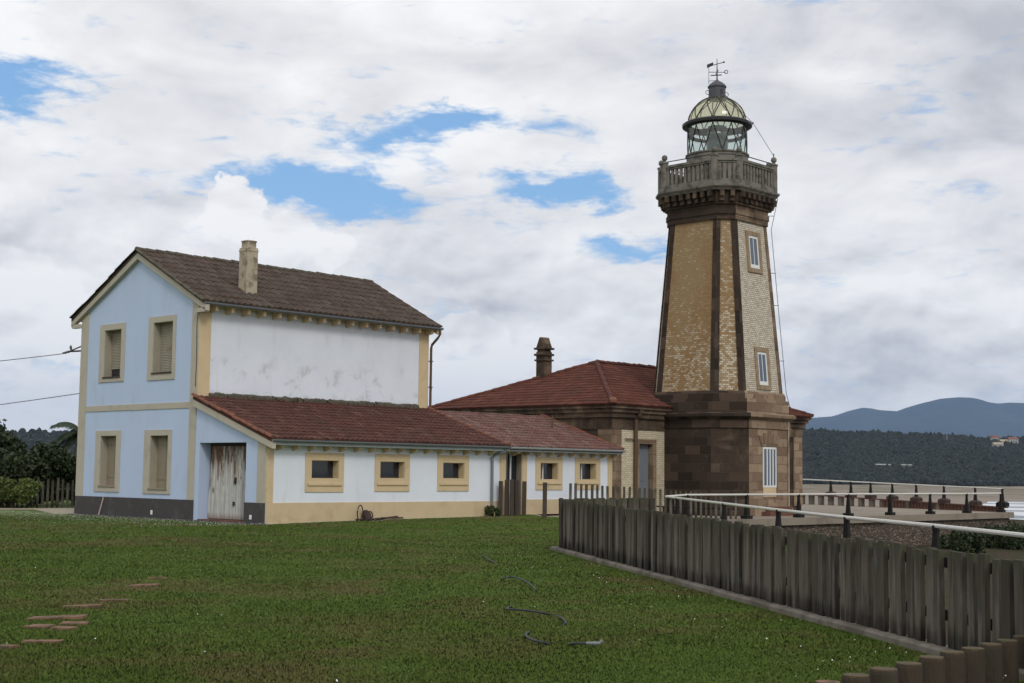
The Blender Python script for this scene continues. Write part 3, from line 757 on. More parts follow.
# lean-to: blue end wall with the deep doorway, then the long white front
b = MB(); wall_with_holes(b, 0, 0, 0, W1 - .002, 0, 0, [(1.06, 3.62, .04, 2.54)], .46, (annex_under, []))
b.build('annex_end_wall', 'blue_plaster', house)
AW = [(1.78, 2.90, 1.42, 2.0), (4.70, 5.80, 1.44, 2.0), (7.62, 8.66, 1.45, 2.0), (12.70, 13.68, 1.44, 2.06), (14.95, 15.93, 1.45, 2.07)]
AO = [(1.53, 3.12, .98, 2.25), (4.47, 6.04, 1.0, 2.26), (7.36, 8.90, 1.01, 2.27), (12.43, 13.94, 1.05, 2.29), (14.68, 16.18, 1.06, 2.30)]
b = MB(); wall_with_holes(b, 1, 0, 0, L2, 0, annex_under(0), AW + [(10.79, 11.68, .12, 2.38)], .3)
b.add([(L2, 0, 0), (L2, W1, 0), (L2, W1, annex_under(W1)), (L2, 0, annex_under(0))], [(0, 1, 2, 3)])
b.add([(L1, W1, 0), (L2, W1, 0), (L2, W1, annex_under(W1)), (L1, W1, annex_under(W1))], [(3, 2, 1, 0)])
b.build('annex_front_wall', 'white_plaster', house)
# plinths
b = MB(); b.box(-.045, .0, W1 + .002, W2 + .04, -.3, .665); b.box(-.045, .4, W2, W2 + .04, -.3, .665)
b.box(-.045, .0, .002, 1.06, -.3, .65)
b.build('plinth', 'dark_plinth', house, bevel=.012)
b = MB(); b.box(.0, 10.5, -.03, 0, -.3, .655); b.box(11.94, L2, -.03, 0, -.3, .70); b.build('annex_plinth', 'cream_plinth', house, bevel=.01)
# trims on the gable side (grey beige)
def zt(y): return roof_under(y) - .01
b = MB()
b.prism([(-.03, W1 + .003, .665), (-.03, 4.24, .665), (-.03, 4.24, zt(4.24)), (-.03, W1 + .003, zt(W1))], (.03, 0, 0))
b.prism([(-.03, 10.86, .665), (-.03, W2 + .03, .665), (-.03, W2 + .03, zt(W2)), (-.03, 10.86, zt(10.86))], (.03, 0, 0))
b.box(-.026, 0, 4.24, 10.86, 3.70, 3.91)
b.box(0, .4, W2, W2 + .03, .665, zt(W2) - .1)
b.build('gable_trim', 'grey_trim', house, bevel=.008)
b = MB(); b.prism([(-.03, .002, .65), (-.03, .43, .65), (-.03, .43, annex_under(.43) - .02), (-.03, .002, annex_under(0) - .02)], (.03, 0, 0)); b.build('annex_end_pilaster', 'grey_trim', house, bevel=.008)
b = MB(); b.box(.0, .46, W1 - .03, W1, 4.0, roof_under(W1) - .0); b.build('corner_pilaster', 'cream_trim', house, bevel=.008)
b = MB(); b.box(9.98, L1 + .03, W1 - .03, W1, 4.0, roof_under(W1)); b.build('corner_pilaster', 'cream_trim', house, bevel=.008)
b = MB(); b.box(0, .27, -.03, 0, .655, annex_under(0) - .03); b.build('annex_front_pilaster', 'cream_trim', house, bevel=.008)
b = MB(); b.box(16.66, L2 + .02, -.03, 0, .70, annex_under(0) - .03); b.build('annex_front_pilaster', 'cream_trim', house, bevel=.008)
# gable windows: surround > roller shutter or boards, sill
for k, ((a0, a1, z0, z1), (o0, o1, p0, p1)) in enumerate(zip(GW, GO)):
    f = MB(); f.box(-.035, -.001, o0, a0, p0, p1); f.box(-.035, -.001, a1, o1, p0, p1); f.box(-.035, -.001, a0, a1, z1, p1); f.box(-.035, -.001, a0, a1, p0, z0 - .04)
    fr = f.build('window', 'grey_trim', house, bevel=.006)
    g = MB()
    for q in ((a0 + .004, z0), (a1 - .014, z0)): g.box(0, .30, q[0], q[0] + .01, z0 + .003, z1 - .003)
    g.box(0, .30, a0 + .014, a1 - .014, z1 - .013, z1 - .003); g.build('reveal', 'shutter', fr)
    s_ = MB(); s_.box(-.07, .30, a0 - .02, a1 + .02, z0 - .04, z0 + .012); s_.build('sill', 'dark_wood' if k < 2 else 'board_shutter', fr, bevel=.006)
    sh = MB(); gap = {0: .30, 1: .05}.get(k, .0)
    if k < 2:
        zz = z0 + gap
        while zz < z1 - .02: sh.prism([(.285, a0, zz), (.262, a0, zz + .012), (.27, a0, zz + .05), (.285, a0, zz + .054)], (0, a1 - a0, 0)); zz += .056
        sh.build('roller_shutter', 'shutter', fr)
        gl = MB(); gl.box(.30, .32, a0, a1, z0, z1); gl.build('pane', 'window_glass', fr)
        if k == 0:
            d_ = MB(); d_.box(.27, .285, a0 + .05, a0 + .5, z0 + .02, z0 + .27); d_.build('casement', 'shutter', fr)
    else:
        m = (a0 + a1) / 2
        for q0, q1 in ((a0 + .01, m - .006), (m + .006, a1 - .01)): sh.box(.27, .30, q0, q1, z0 + .01, z1 - .01)
        for zz in (z0 + .3, z1 - .3): sh.box(.255, .27, a0 + .03, a1 - .03, zz, zz + .09)
        sh.build('board_shutter', 'board_shutter', fr, bevel=.004)
# lean-to windows: cream surround > pane, sill, mullion
for k, ((a0, a1, z0, z1), (o0, o1, p0, p1)) in enumerate(zip(AW, AO)):
    f = MB(); f.box(o0, a0, -.032, -.001, p0, p1); f.box(a1, o1, -.032, -.001, p0, p1); f.box(a0, a1, -.032, -.001, z1, p1); f.box(a0, a1, -.032, -.001, p0, z0)
    fr = f.build('window', 'cream_trim', house, bevel=.006)
    g = MB(); g.box(a0 + .002, a0 + .012, 0, .26, z0 + .012, z1 - .012); g.box(a1 - .012, a1 - .002, 0, .26, z0 + .012, z1 - .012)
    g.box(a0 + .002, a1 - .002, 0, .26, z0 + .002, z0 + .012); g.box(a0 + .002, a1 - .002, 0, .26, z1 - .012, z1 - .002); g.build('reveal', 'cream_trim', fr)
    s_ = MB(); s_.box(o0 + .09, o1 - .09, -.075, -.033, p0 + .21, p0 + .30); s_.build('sill', 'cream_trim', fr, bevel=.01)
    gl = MB(); gl.box(a0, a1, .262, .28, z0, z1); gl.build('pane', 'window_glass', fr)
    mu = MB()
    if k >= 3: mu.box((a0 + a1) / 2 - .12, (a0 + a1) / 2 - .075, .22, .26, z0, z1)
    else: mu.box(a0, a1, .24, .26, z0 + .012, z0 + .04)
    mu.build('mullion', 'white_metal' if k >= 3 else 'dark_wood', fr)
# tall barred opening in the lean-to
f = MB(); f.box(10.5, 10.79, -.03, -.001, -.2, 2.43); f.box(11.68, 11.94, -.03, -.001, -.2, 2.43); f.box(10.79, 11.68, -.03, -.001, 2.38, 2.43)
fr = f.build('barred_door', 'cream_trim', house, bevel=.006)
g = MB(); g.box(10.79, 11.68, .24, .27, .12, 2.38); g.build('pane', 'window_glass', fr)
g = MB(); g.box(10.795, 10.85, .0, .24, .14, 2.37); g.box(11.645, 11.675, .005, .24, .14, 2.37); g.build('frame', 'board_shutter', fr)
for x in (10.94, 11.24): 
    g = MB(); g.box(x, x + .045, .17, .215, .14, 2.37); g.build('bar', 'white_metal', fr)
# rusty corrugated door in the deep doorway
d_ = MB(); n = 26; y0, y1 = 1.08, 3.50; vs = []
for k in range(n * 2 + 1):
    y = y0 + (y1 - y0) * k / (n * 2); x = .41 + (.035 if k % 2 else -.035); lean = .10 * (k / (n * 2))
    vs += [(x, y + .12 * (k / (n * 2)), .07), (x, y - .05 * (k / (n * 2)), 2.44 - .02 * (1 - k / (n * 2)))]
d_.add(vs, [(2 * k, 2 * k + 2, 2 * k + 3, 2 * k + 1) for k in range(n * 2)])
dr = d_.build('door', 'rusty_door', house); tag(dr, 'rust-stained white corrugated metal door')
g = MB(); g.lathe(0, 0, [(.001, 0), (.07, 0), (.07, .03), (.001, .03)], 10)
gg = MB(); gg.obox((.36, 2.10, 1.32), (.015, 0, 0), (0, .055, .02), (0, -.02, .1)); gg.build('latch', 'rusty_iron', dr, bevel=.01); gg = MB(); gg.obox((.36, 2.15, .58), (.015, 0, 0), (0, .05, .0), (0, 0, .06)); gg.build('latch', 'rusty_iron', dr, bevel=.01)
g = MB(); g.box(.44, .46, 1.06, 3.62, .04, 2.54); g.build('doorway_back', 'dark_wood', house)
g = MB(); g.box(-.02, .46, 1.06, 3.62, -.2, .05); g.build('threshold', 'red_render', house, bevel=.01)
# main roof
def slope_len(dy, s): return math.hypot(dy, dy * s)
VF = slope_len(RY - EY, SL); VB = slope_len(BY - RY, SLB)
b = MB()
tile_roof(b, (-.2, EY, EZ), (1, 0, 0), (0, 1, SL), VF, lambda v: 0, lambda v: L1 + .4, .25, .5, .065, .022)
tile_roof(b, (-.2, BY, 7.17), (1, 0, 0), (0, -1, SLB), VB, lambda v: 0, lambda v: L1 + .4, .25, .5, .065, .022)
for (ya, za, yb, zb) in ((EY, EZ, RY, RZ), (BY, 7.17, RY, RZ)):
    b.loft([[(-.19, ya, za - .02), (-.19, yb, zb - .02), (-.19, yb, zb - .09), (-.19, ya, za - .09)], [(L1 + .19, ya, za - .02), (L1 + .19, yb, zb - .02), (L1 + .19, yb, zb - .09), (L1 + .19, ya, za - .09)]])
roof = b.build('roof', 'old_tile', house)
b = MB(); cap_row(b, (-.22, RY, RZ + .03), (L1 + .24, RY, RZ + .03), .12, .4); b.build('ridge_cap', 'ridge_mossy', roof)
for q0, q1 in (((-.2, EY, EZ + .03), (-.2, RY, RZ + .03)), ((-.2, BY, 7.2), (-.2, RY, RZ + .03)), ((L1 + .2, EY, EZ + .03), (L1 + .2, RY, RZ + .03))):
    b = MB(); cap_row(b, q0, q1, .07, .45); b.build('verge_tile', 'ridge_mossy', roof)
# chimney
cx, cy = 2.50, 4.66
b = MB(); b.box(cx - .235, cx + .235, cy - .235, cy + .235, 7.4, 9.42); b.box(cx - .25, cx + .25, cy - .25, cy + .25, 9.28, 9.34); b.box(cx - .185, cx + .185, cy - .185, cy + .185, 9.42, 9.62); b.box(cx - .2, cx + .2, cy - .2, cy + .2, 9.62, 9.68)
b.build('chimney', 'chimney_plaster', roof, bevel=.015)
# barge boards under both verges
b = MB()
for (ya, za, yb, zb) in ((EY - .05, EZ - .09, RY, RZ - .09), (BY + .05, 7.17 - .09, RY, RZ - .09)):
    b.prism([(-.16, ya, za), (-.16, yb, zb), (-.16, yb, zb - .22), (-.16, ya, za - .22)], (.159 if True else 0, 0, 0))
b.build('barge_board', 'grey_trim', house)
b = MB()
b.prism([(L1 + .02, EY, EZ - .09), (L1 + .02, RY, RZ - .09), (L1 + .02, RY, RZ - .3), (L1 + .02, EY, EZ - .3)], (.1, 0, 0)); b.build('barge_board', 'soffit', house)
b = MB(); b.box(-.16, .0, BY - .5, BY, 6.80, 6.94); b.build('eave_return', 'grey_trim', house)
b = MB(); b.box(-.16, .0, EY, W1, 6.86, 7.0); b.build('eave_return', 'grey_trim', house)
# eaves: soffit boards, rafters, gutters
b = MB(); b.loft([[(0, EY + .05, EZ - .10), (0, W1, EZ - .10 + SL * (W1 - EY - .05)), (0, W1, EZ - .13 + SL * (W1 - EY - .05)), (0, EY + .05, EZ - .13)], [(L1, EY + .05, EZ - .10), (L1, W1, EZ - .10 + SL * (W1 - EY - .05)), (L1, W1, EZ - .13 + SL * (W1 - EY - .05)), (L1, EY + .05, EZ - .13)]]); b.build('soffit', 'soffit', house)
for k in range(16):
    x = .35 + k * .66; r_ = MB()
    r_.prism([(x, EY + .1, EZ - .12), (x, W1 - .002, EZ - .12 + SL * .4), (x, W1 - .002, EZ - .52 + SL * .4), (x, EY + .12, EZ - .27)], (.11, 0, 0)); r_.build('rafter', 'cream_trim', house)
def gutter(name, x0, x1, y, z, r, mat):
    g = MB(); n = 9; vs = []
    for x in (x0, x1):
        for k in range(n):
            a = math.pi * k / (n - 1); vs.append((x, y - r * math.cos(a), z - r * math.sin(a)))
        for k in range(n - 1, -1, -1):
            a = math.pi * k / (n - 1); vs.append((x, y - (r - .012) * math.cos(a), z - (r - .012) * math.sin(a)))
    m = 2 * n; g.add(vs, [(k, (k + 1) % m, m + (k + 1) % m, m + k) for k in range(m)] + [tuple(range(n)), tuple(range(m, m + n))])
    return g.build(name, mat, house)
gutter('gutter', -.18, L1 + .25, EY - .03, EZ - .03, .075, 'gutter')
b = MB(); b.tube([(L1 + .12, EY - .03, EZ - .08), (L1 + .12, EY - .03, EZ - .28), (L1 + .12, EY + .10, EZ - .42), (L1 + .12, W1 - .1, EZ - .66), (L1 + .12, W1 - .06, EZ - .8), (L1 + .12, W1 - .06, 3.95)], .05, 8)
for z in (4.9, 5.9): b.box(L1 + .05, L1 + .18, W1 - .13, W1, z, z + .04)
b.build('downpipe', 'brown_pipe', house)
# lean-to roofs
VA = slope_len(W1 - AE, ASL)
b = MB(); tile_roof(b, (-.17, AE, AZ), (1, 0, 0), (0, 1, ASL), VA, lambda v: 0, lambda v: 10.62, .21, .35, .05, .03)
b.loft([[(-.16, AE, AZ - .02), (-.16, W1, AZ - .02 + ASL * (W1 - AE)), (-.16, W1, AZ - .10 + ASL * (W1 - AE)), (-.16, AE, AZ - .10)], [(10.44, AE, AZ - .02), (10.44, W1, AZ - .02 + ASL * (W1 - AE)), (10.44, W1, AZ - .10 + ASL * (W1 - AE)), (10.44, AE, AZ - .10)]])
ar = b.build('annex_roof', 'annex_tile', house)
b = MB(); cap_row(b, (-.14, AE - .02, AZ + .05), (-.14, W1, AZ + .05 + ASL * (W1 - AE)), .085, .33); b.build('verge_tile', 'ridge_tile', ar)
b = MB(); cap_row(b, (10.5, AE - .02, AZ + .05), (10.5, W1, AZ + .05 + ASL * (W1 - AE)), .09, .33); b.build('verge_tile', 'ridge_tile', ar)
b = MB()
for k in range(70):
    x = .5 + k * .135 + random.uniform(-.03, .03); s_ = random.uniform(.05, .11)
    b.obox((x, W1 - .10 + random.uniform(-.03, .03), AZ + .06 + ASL * (W1 - AE)), (s_, random.uniform(-.03, .03), 0), (0, .09, .03), (random.uniform(-.02, .02), 0, random.uniform(.04, .085)))
b.build('mortar_flashing', 'ridge_mossy', ar, bevel=.02)
DZ = -.035
b = MB(); tile_roof(b, (10.6, AE, AZ + DZ), (1, 0, 0), (0, 1, ASL), VA - .1, lambda v: 0, lambda v: 6.5, .21, .35, .05, .03)
b.loft([[(10.61, AE, AZ + DZ - .02), (10.61, W1, AZ + DZ - .02 + ASL * (W1 - AE)), (10.61, W1, AZ + DZ - .10 + ASL * (W1 - AE)), (10.61, AE, AZ + DZ - .10)], [(17.09, AE, AZ + DZ - .02), (17.09, W1, AZ + DZ - .02 + ASL * (W1 - AE)), (17.09, W1, AZ + DZ - .10 + ASL * (W1 - AE)), (17.09, AE, AZ + DZ - .10)]])
ar2 = b.build('annex_roof', 'annex_tile_pale', house); tag(ar2, 'paler worn tiled roof of the far lean-to bay')
b = MB(); cap_row(b, (17.05, AE - .02, AZ + .02), (17.05, W1, AZ + .02 + ASL * (W1 - AE)), .085, .33); b.build('verge_tile', 'ridge_tile', ar2)
b = MB(); b.tube([(15.6, 2.0, AZ + .7), (15.6, 2.0, AZ + 1.35)], .035, 6); b.build('vent_pipe', 'brown_pipe', ar2)
b = MB(); b.prism([(-.15, AE - .02, AZ - .09), (-.15, W1, AZ - .09 + ASL * (W1 - AE)), (-.15, W1, AZ - .33 + ASL * (W1 - AE)), (-.15, AE - .02, AZ - .31)], (.149, 0, 0)); b.build('barge_board', 'grey_trim', house)
b = MB(); b.box(-.0, L2, AE + .1, 0, AZ - .125, AZ - .10); b.build('soffit', 'soffit', house)
for k in range(27):
    x = .35 + k * .635
    if 10.2 < x < 10.7: continue
    r_ = MB(); r_.prism([(x, AE + .12, AZ - .125), (x, -.002, AZ - .125), (x, -.002, AZ - .36), (x, AE + .12, AZ - .25)], (.09, 0, 0)); r_.build('rafter', 'cream_trim', house)
gutter('gutter', -.15, 10.5, AE - .05, AZ - .02, .075, 'gutter'); gutter('gutter', 10.52, 17.12, AE - .05, AZ - .03, .08, 'gutter_pale')
b = MB(); b.box(-.14, 10.5, AE + .03, AE + .06, AZ - .19, AZ - .03); b.box(10.5, 17.1, AE + .03, AE + .06, AZ - .19, AZ - .03); b.build('fascia', 'gutter_pale', house)
b = MB(); b.tube([(10.35, AE - .05, AZ - .09), (10.32, AE - .03, AZ - .2), (10.1, -.12, AZ - .33), (10.03, -.08, AZ - .45), (10.03, -.08, .2), (10.0, -.2, .1)], .05, 8)
b.build('downpipe', 'gutter', house)
b = MB(); b.tube([(-.035, 3.9, 6.9), (-.04, 3.94, 6.5), (-.04, 3.9, 5.4), (-.04, 3.92, 4.4)], .012, 5); b.build('wall_cable', 'dark_wood', house)
b = MB(); b.box(-.06, -.045, 6.2, 6.32, .12, .27); b.build('vent_plate', 'white_plastic', house, bevel=.01)
b = MB(); b.box(-.06, -.045, .62, .74, .12, .26); b.build('vent_plate', 'white_plastic', house, bevel=.01)

# ------------------------------------------------------------------ keeper's stone building with the hipped roof
KX0, KX1, KY0, KY1 = 17.32, 31.38, .35, 10.25
keeper = thing('stone_annex', (KX0, KY0, 0), 'brown stone keeper building with red hipped tile roof behind the lighthouse tower', 'building')
b = MB(); wall_with_holes(b, 1, KY0, KX0, KX1, -.1, 3.95, [(18.9, 20.2, .02, 3.08)], .4)
b.add([(KX0, KY1, 0), (KX0, KY0, 0), (KX0, KY0, 3.95), (KX0, KY1, 3.95)], [(0, 1, 2, 3)])
b.add([(KX1, KY0, -.1), (KX1, KY1, -.1), (KX1, KY1, 3.95), (KX1, KY0, 3.95)], [(0, 1, 2, 3)])
b.add([(KX0, KY1, 0), (KX1, KY1, 0), (KX1, KY1, 3.95), (KX0, KY1, 3.95)], [(3, 2, 1, 0)])
nf = len(b.f); b.fa['soot_shade'] = {i: (.0 if False else .75) for i in range(nf)}
b.build('wall', 'sandstone', keeper)
b = MB(); b.box(KX0 - .03, 17.93, KY0 - .035, KY0 - .002, 0, 3.48); b.box(KX0 - .035, KX0 - .002, KY0, KY0 + .7, 0, 3.48); b.fa['soot_shade'] = {i: .42 for i in range(12)}
b.build('corner_quoin', 'sandstone', keeper, bevel=.015)
b = MB(); b.box(30.68, KX1 + .03, KY0 - .06, KY0 - .002, 0.3, 3.5); b.fa['soot_shade'] = {i: .05 for i in range(6)}; b.build('corner_quoin', 'sandstone', keeper, bevel=.015)
b = MB()
for (dz0, dz1, o) in ((3.48, 3.96, .05), (3.96, 4.16, .16), (4.16, 4.32, .26), (4.32, 4.46, .36)):
    b.loft([[(KX0 - o, KY0 - o, z), (KX1 + o, KY0 - o, z), (KX1 + o, KY1 + o, z), (KX0 - o, KY1 + o, z)] for z in (dz0, dz1)])
b.fa['soot_shade'] = {i: .55 for i in range(len(b.f))}
b.build('cornice', 'trim_stone', keeper, bevel=.015)
b = MB(); wall_with_holes(b, 1, KY0 - .02, 17.93, 20.8, 0, 3.48, [(18.86, 20.24, 0.05, 3.12)], .018); b.build('brick_facing', 'pale_brick', keeper)
b = MB(); b.box(18.87, 19.1, KY0 - .03, KY0 + .3, .05, 3.12); b.box(20.02, 20.23, KY0 - .03, KY0 + .3, .05, 3.12); b.box(19.1, 20.02, KY0 - .03, KY0 + .3, 2.92, 3.12); b.fa['soot_shade'] = {i: .3 for i in range(18)}
kd = b.build('door_surround', 'trim_stone', keeper, bevel=.01)
b = MB(); b.box(19.1, 20.02, KY0 + .24, KY0 + .29, .05, 2.92); b.box(19.2, 19.92, KY0 + .225, KY0 + .24, .25, 1.2); b.box(19.2, 19.92, KY0 + .225, KY0 + .24, 1.4, 2.75); b.build('door', 'metal_blue_grey', keeper, bevel=.008)
b = MB(); b.tube([(18.74, KY0 - .42, 4.25), (18.74, KY0 - .3, 4.05), (18.74, KY0 - .12, 3.9), (18.74, KY0 - .1, 0.05)], .085, 10); b.box(18.1, 18.7, KY0 - .14, KY0 - .08, 3.08, 3.12); b.build('downpipe', 'brown_pipe', keeper)
# hipped roof
o = .42; X0, X1, Y0, Y1, ZE, ZR = KX0 - o, KX1 + o, KY0 - o, KY1 + o, 4.48, 6.68
hw = (Y1 - Y0) / 2; XA, XB, YM = X0 + hw, X1 - hw, (Y0 + Y1) / 2; hs = (ZR - ZE) / hw; HV = math.hypot(hw, ZR - ZE)
b = MB(); LX, LY = X1 - X0, Y1 - Y0; kk = hw / HV
tile_roof(b, (X0, Y0, ZE), (1, 0, 0), (0, 1, hs), HV, lambda v: v * kk, lambda v: LX - v * kk, .24, .36, .03, .032, 8, .006, True)
tile_roof(b, (X0, Y1, ZE), (1, 0, 0), (0, -1, hs), HV, lambda v: v * kk, lambda v: LX - v * kk, .24, .36, .03, .032, 8, .006, True)
tile_roof(b, (X0, Y0, ZE), (0, 1, 0), (1, 0, hs), HV, lambda v: v * kk, lambda v: LY - v * kk, .24, .36, .03, .032, 8, .006, True)
tile_roof(b, (X1, Y0, ZE), (0, 1, 0), (-1, 0, hs), HV, lambda v: v * kk, lambda v: LY - v * kk, .24, .36, .03, .032, 8, .006, True)
z = -.05
b.add([(X0, Y0, ZE + z), (X1, Y0, ZE + z), (X1, Y1, ZE + z), (X0, Y1, ZE + z), (XA, YM, ZR + z), (XB, YM, ZR + z)], [(0, 1, 5, 4), (1, 2, 5), (2, 3, 4, 5), (3, 0, 4), (3, 2, 1, 0)])
kr = b.build('roof', 'hip_tile', keeper)
b = MB(); e = .05
cap_row(b, (X0, Y0, ZE + e), (XA, YM, ZR + e), .12, .36); cap_row(b, (X0, Y1, ZE + e), (XA, YM, ZR + e), .12, .36); cap_row(b, (X1, Y0, ZE + e), (XB, YM, ZR + e), .12, .36); cap_row(b, (X1, Y1, ZE + e), (XB, YM, ZR + e), .12, .36); cap_row(b, (XA, YM, ZR + e), (XB, YM, ZR + e), .13, .36)
b.build('ridge_cap', 'hip_tile', kr)
b = MB(); q = Vector((X0, Y0, ZE + .11)); dd = (Vector((XA, YM, ZR)) - Vector((X0, Y0, ZE))).normalized(); b.obox(q + dd * .12, dd * .2, Vector((.1, -.1, 0)), Vector((0, 0, .07))); b.build('hip_end_tile', 'ridge_tile', kr, bevel=.03)
# stone chimney with its little gabled top
cx, cy, hz = 20.65, 7.05, .255
b = MB(); b.box(cx - hz, cx + hz, cy - hz, cy + hz, 5.2, 7.15)
for z0, z1, e in ((6.72, 6.80, .06), (6.96, 7.06, .075), (7.24, 7.33, .08)): b.box(cx - hz - e, cx + hz + e, cy - hz - e, cy + hz + e, z0, z1)
b.box(cx - hz + .03, cx + hz - .03, cy - hz + .03, cy + hz - .03, 7.15, 7.42)
b.loft([[(cx - hz, cy - hz, 7.335), (cx + hz, cy - hz, 7.335), (cx + hz, cy + hz, 7.335), (cx - hz, cy + hz, 7.335)], [(cx - hz + .02, cy - .08, 7.8), (cx + hz - .02, cy - .08, 7.8), (cx + hz - .02, cy + .08, 7.8), (cx - hz + .02, cy + .08, 7.8)]])
b.fa['soot_shade'] = {i: .6 for i in range(len(b.f))}
b.build('chimney', 'trim_stone', kr, bevel=.015)

# ------------------------------------------------------------------ lighthouse tower
TX, TY = 23.38, -.53
def octa(h, c, z):                                  # square of half-size h with corners cut by c, counter-clockwise
    q = [(-h, h - c), (-h, -h + c), (-h + c, -h), (h - c, -h), (h, -h + c), (h, h - c), (h - c, h), (-h + c, h)]
    return [(TX + x, TY + y, z) for x, y in q]
tower = thing('lighthouse_tower', (TX, TY, 0), 'tall tapering lighthouse of ochre and white brick with stone balcony and glass lantern', 'lighthouse')
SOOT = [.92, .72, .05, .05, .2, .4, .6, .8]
def ring(mb, prof, add=0.0):
    mb.loft([octa(h, c, z) for h, c, z in prof], fatt=lambda i: {'soot_shade': SOOT[i] + add})
b = MB(); ring(b, [(2.72, 1.12, -.2), (2.72, 1.12, .35), (2.61, 1.1, .36), (2.61, 1.1, 3.62)]); b.build('base', 'sandstone', tower)
b = MB(); ring(b, [(2.66, 1.1, 3.62), (2.66, 1.1, 3.72)]); ring(b, [(2.64, 1.1, 3.72), (2.64, 1.1, 3.95), (2.72, 1.12, 4.0), (2.84, 1.15, 4.08), (2.84, 1.15, 4.19), (2.74, 1.12, 4.25)]); b.build('base_cornice', 'trim_stone', tower, bevel=.01)
b = MB(); ring(b, [(2.56, 1.0, 4.25), (2.56, 1.0, 4.82)]); ring(b, [(2.44, .93, 4.82), (2.44, .93, 5.02), (2.38, .90, 5.15)]); b.build('pedestal', 'sandstone', tower, bevel=.01)
b = MB(); h0, c0, z0 = 2.29, .86, 5.15; h1, c1, z1 = 1.70, .55, 12.38
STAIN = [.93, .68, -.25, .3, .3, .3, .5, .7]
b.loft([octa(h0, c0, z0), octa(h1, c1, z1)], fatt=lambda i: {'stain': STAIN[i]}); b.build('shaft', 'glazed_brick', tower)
# stone ribs on the eight edges
R0, R1 = octa(h0 + .035, c0, z0), octa(h1 + .035, c1, z1); I0, I1 = octa(h0 - .05, c0, z0), octa(h1 - .05, c1, z1)
for k in range(8):
    b = MB(); rings = []
    for R, I, wd in ((R0, I0, .20), (R1, I1, .175)):
        p = Vector(R[k]); a = (Vector(R[k - 1]) - p).normalized(); c_ = (Vector(R[(k + 1) % 8]) - p).normalized(); i_ = Vector(I[k])
        rings.append([p + a * wd, p, p + c_ * wd, i_ + c_ * wd * .8, i_ + a * wd * .8])
    b.loft(rings); b.fa['soot_shade'] = {i: (.75 if k in (0, 1, 2, 7) else .45) for i in range(len(b.f))}
    b.build('corner_rib', 'trim_stone', tower)
# windows in the white face
def tw(z0, z1, x0, x1, name, sloped=True):
    def yf(z): return TY - (h0 + (h1 - h0) * (z - z0_) / (z1_ - z0_))
    z0_, z1_ = 5.15, 12.38
    n = Vector((0, -1, (h0 - h1) / (z1_ - z0_))).normalized(); t = Vector((0, -(h1 - h0) / (z1_ - z0_), 1)).normalized(); u = Vector((1, 0, 0))
    cz = (z0 + z1) / 2; P = Vector(((x0 + x1) / 2, yf(cz), cz)); hx, hz_ = (x1 - x0) / 2, (z1 - z0) / 2
    f = MB(); w_ = .19
    def bar(cx_, cz_, ax, az, pr, dp): f.obox(P + u * cx_ + t * cz_ + n * (pr - dp / 2), u * ax, n * (dp / 2), t * az)
    bar(-hx + w_ / 2, 0, w_ / 2, hz_, .05, .12); bar(hx - w_ / 2, 0, w_ / 2, hz_, .05, .12); bar(0, hz_ - .1, hx - w_, .1, .05, .12); bar(0, -hz_ + .1, hx - w_, .1, .06, .14)
    f.fa['soot_shade'] = {i: .02 for i in range(24)}
    fr = f.build('window', 'tan_stone', tower, bevel=.01)
    f = MB(); ix, iz = hx - w_, hz_ - .2
    bar(-ix + .045, 0, .045, iz, .02, .06); bar(ix - .045, 0, .045, iz, .02, .06); bar(0, iz - .05, ix - .09, .05, .02, .06); bar(0, -iz + .08, ix - .09, .08, .02, .06); bar(.0, 0, .02, iz - .1, .018, .05)
    f.build('frame', 'white_metal', fr)
    f = MB(); bar(0, 0, ix - .05, iz - .05, .004, .004); f.build('pane', 'blue_glass', fr)
tw(10.22, 12.02, 22.93, 24.02, 'upper'); tw(5.25, 7.05, 22.95, 24.02, 'lower')
# tall barred window at the foot
yb = TY - 2.61
f = MB(); f.box(22.86, 22.93, yb - .03, yb - .002, 1.2, 2.86); f.box(23.78, 23.85, yb - .03, yb - .002, 1.2, 2.86); f.box(22.93, 23.78, yb - .03, yb - .002, 2.78, 2.86); f.box(22.93, 23.78, yb - .03, yb - .002, 1.2, 1.28)
for k in range(3):
    x = 23.13 + k * .215; f.box(x, x + .075, yb - .028, yb - .004, 1.28, 2.78)
fr = f.build('window', 'white_metal', tower)
f = MB(); f.box(22.93, 23.78, yb - .012, yb - .003, 1.28, 2.78); f.build('pane', 'blue_glass', fr)
f = MB(); f.box(22.88, 23.83, yb - .02, yb - .002, .82, 1.2); f.build('lower_panel', 'cream_trim', fr)
f = MB()
for k, (dx, hh) in enumerate(((-.52, .45), (-.27, .55), (0, .66), (.27, .55), (.52, .45))):
    cxk = 23.36 + dx; wk = .115; f.prism([(cxk - wk + dx * -.12, yb - .035, 2.88), (cxk + wk + dx * -.12, yb - .035, 2.88), (cxk + wk + dx * .35, yb - .035, 2.88 + hh), (cxk - wk + dx * .35, yb - .035, 2.88 + hh)], (0, .033, 0))
f.fa['soot_shade'] = {i: .05 for i in range(len(f.f))}; f.build('voussoirs', 'trim_stone', fr, bevel=.01)
f = MB(); f.box(22.6, 25.1, yb - .55, yb - .1, -.1, .22); f.box(22.9, 24.6, yb - .3, yb - .1, .22, .42); f.build('step', 'red_render', tower, bevel=.02)
f = MB(); f.tube([(24.75, yb - .05, 4.0), (24.75, yb - .05, .3)], .03, 6); f.build('conduit', 'chimney_plaster', tower)
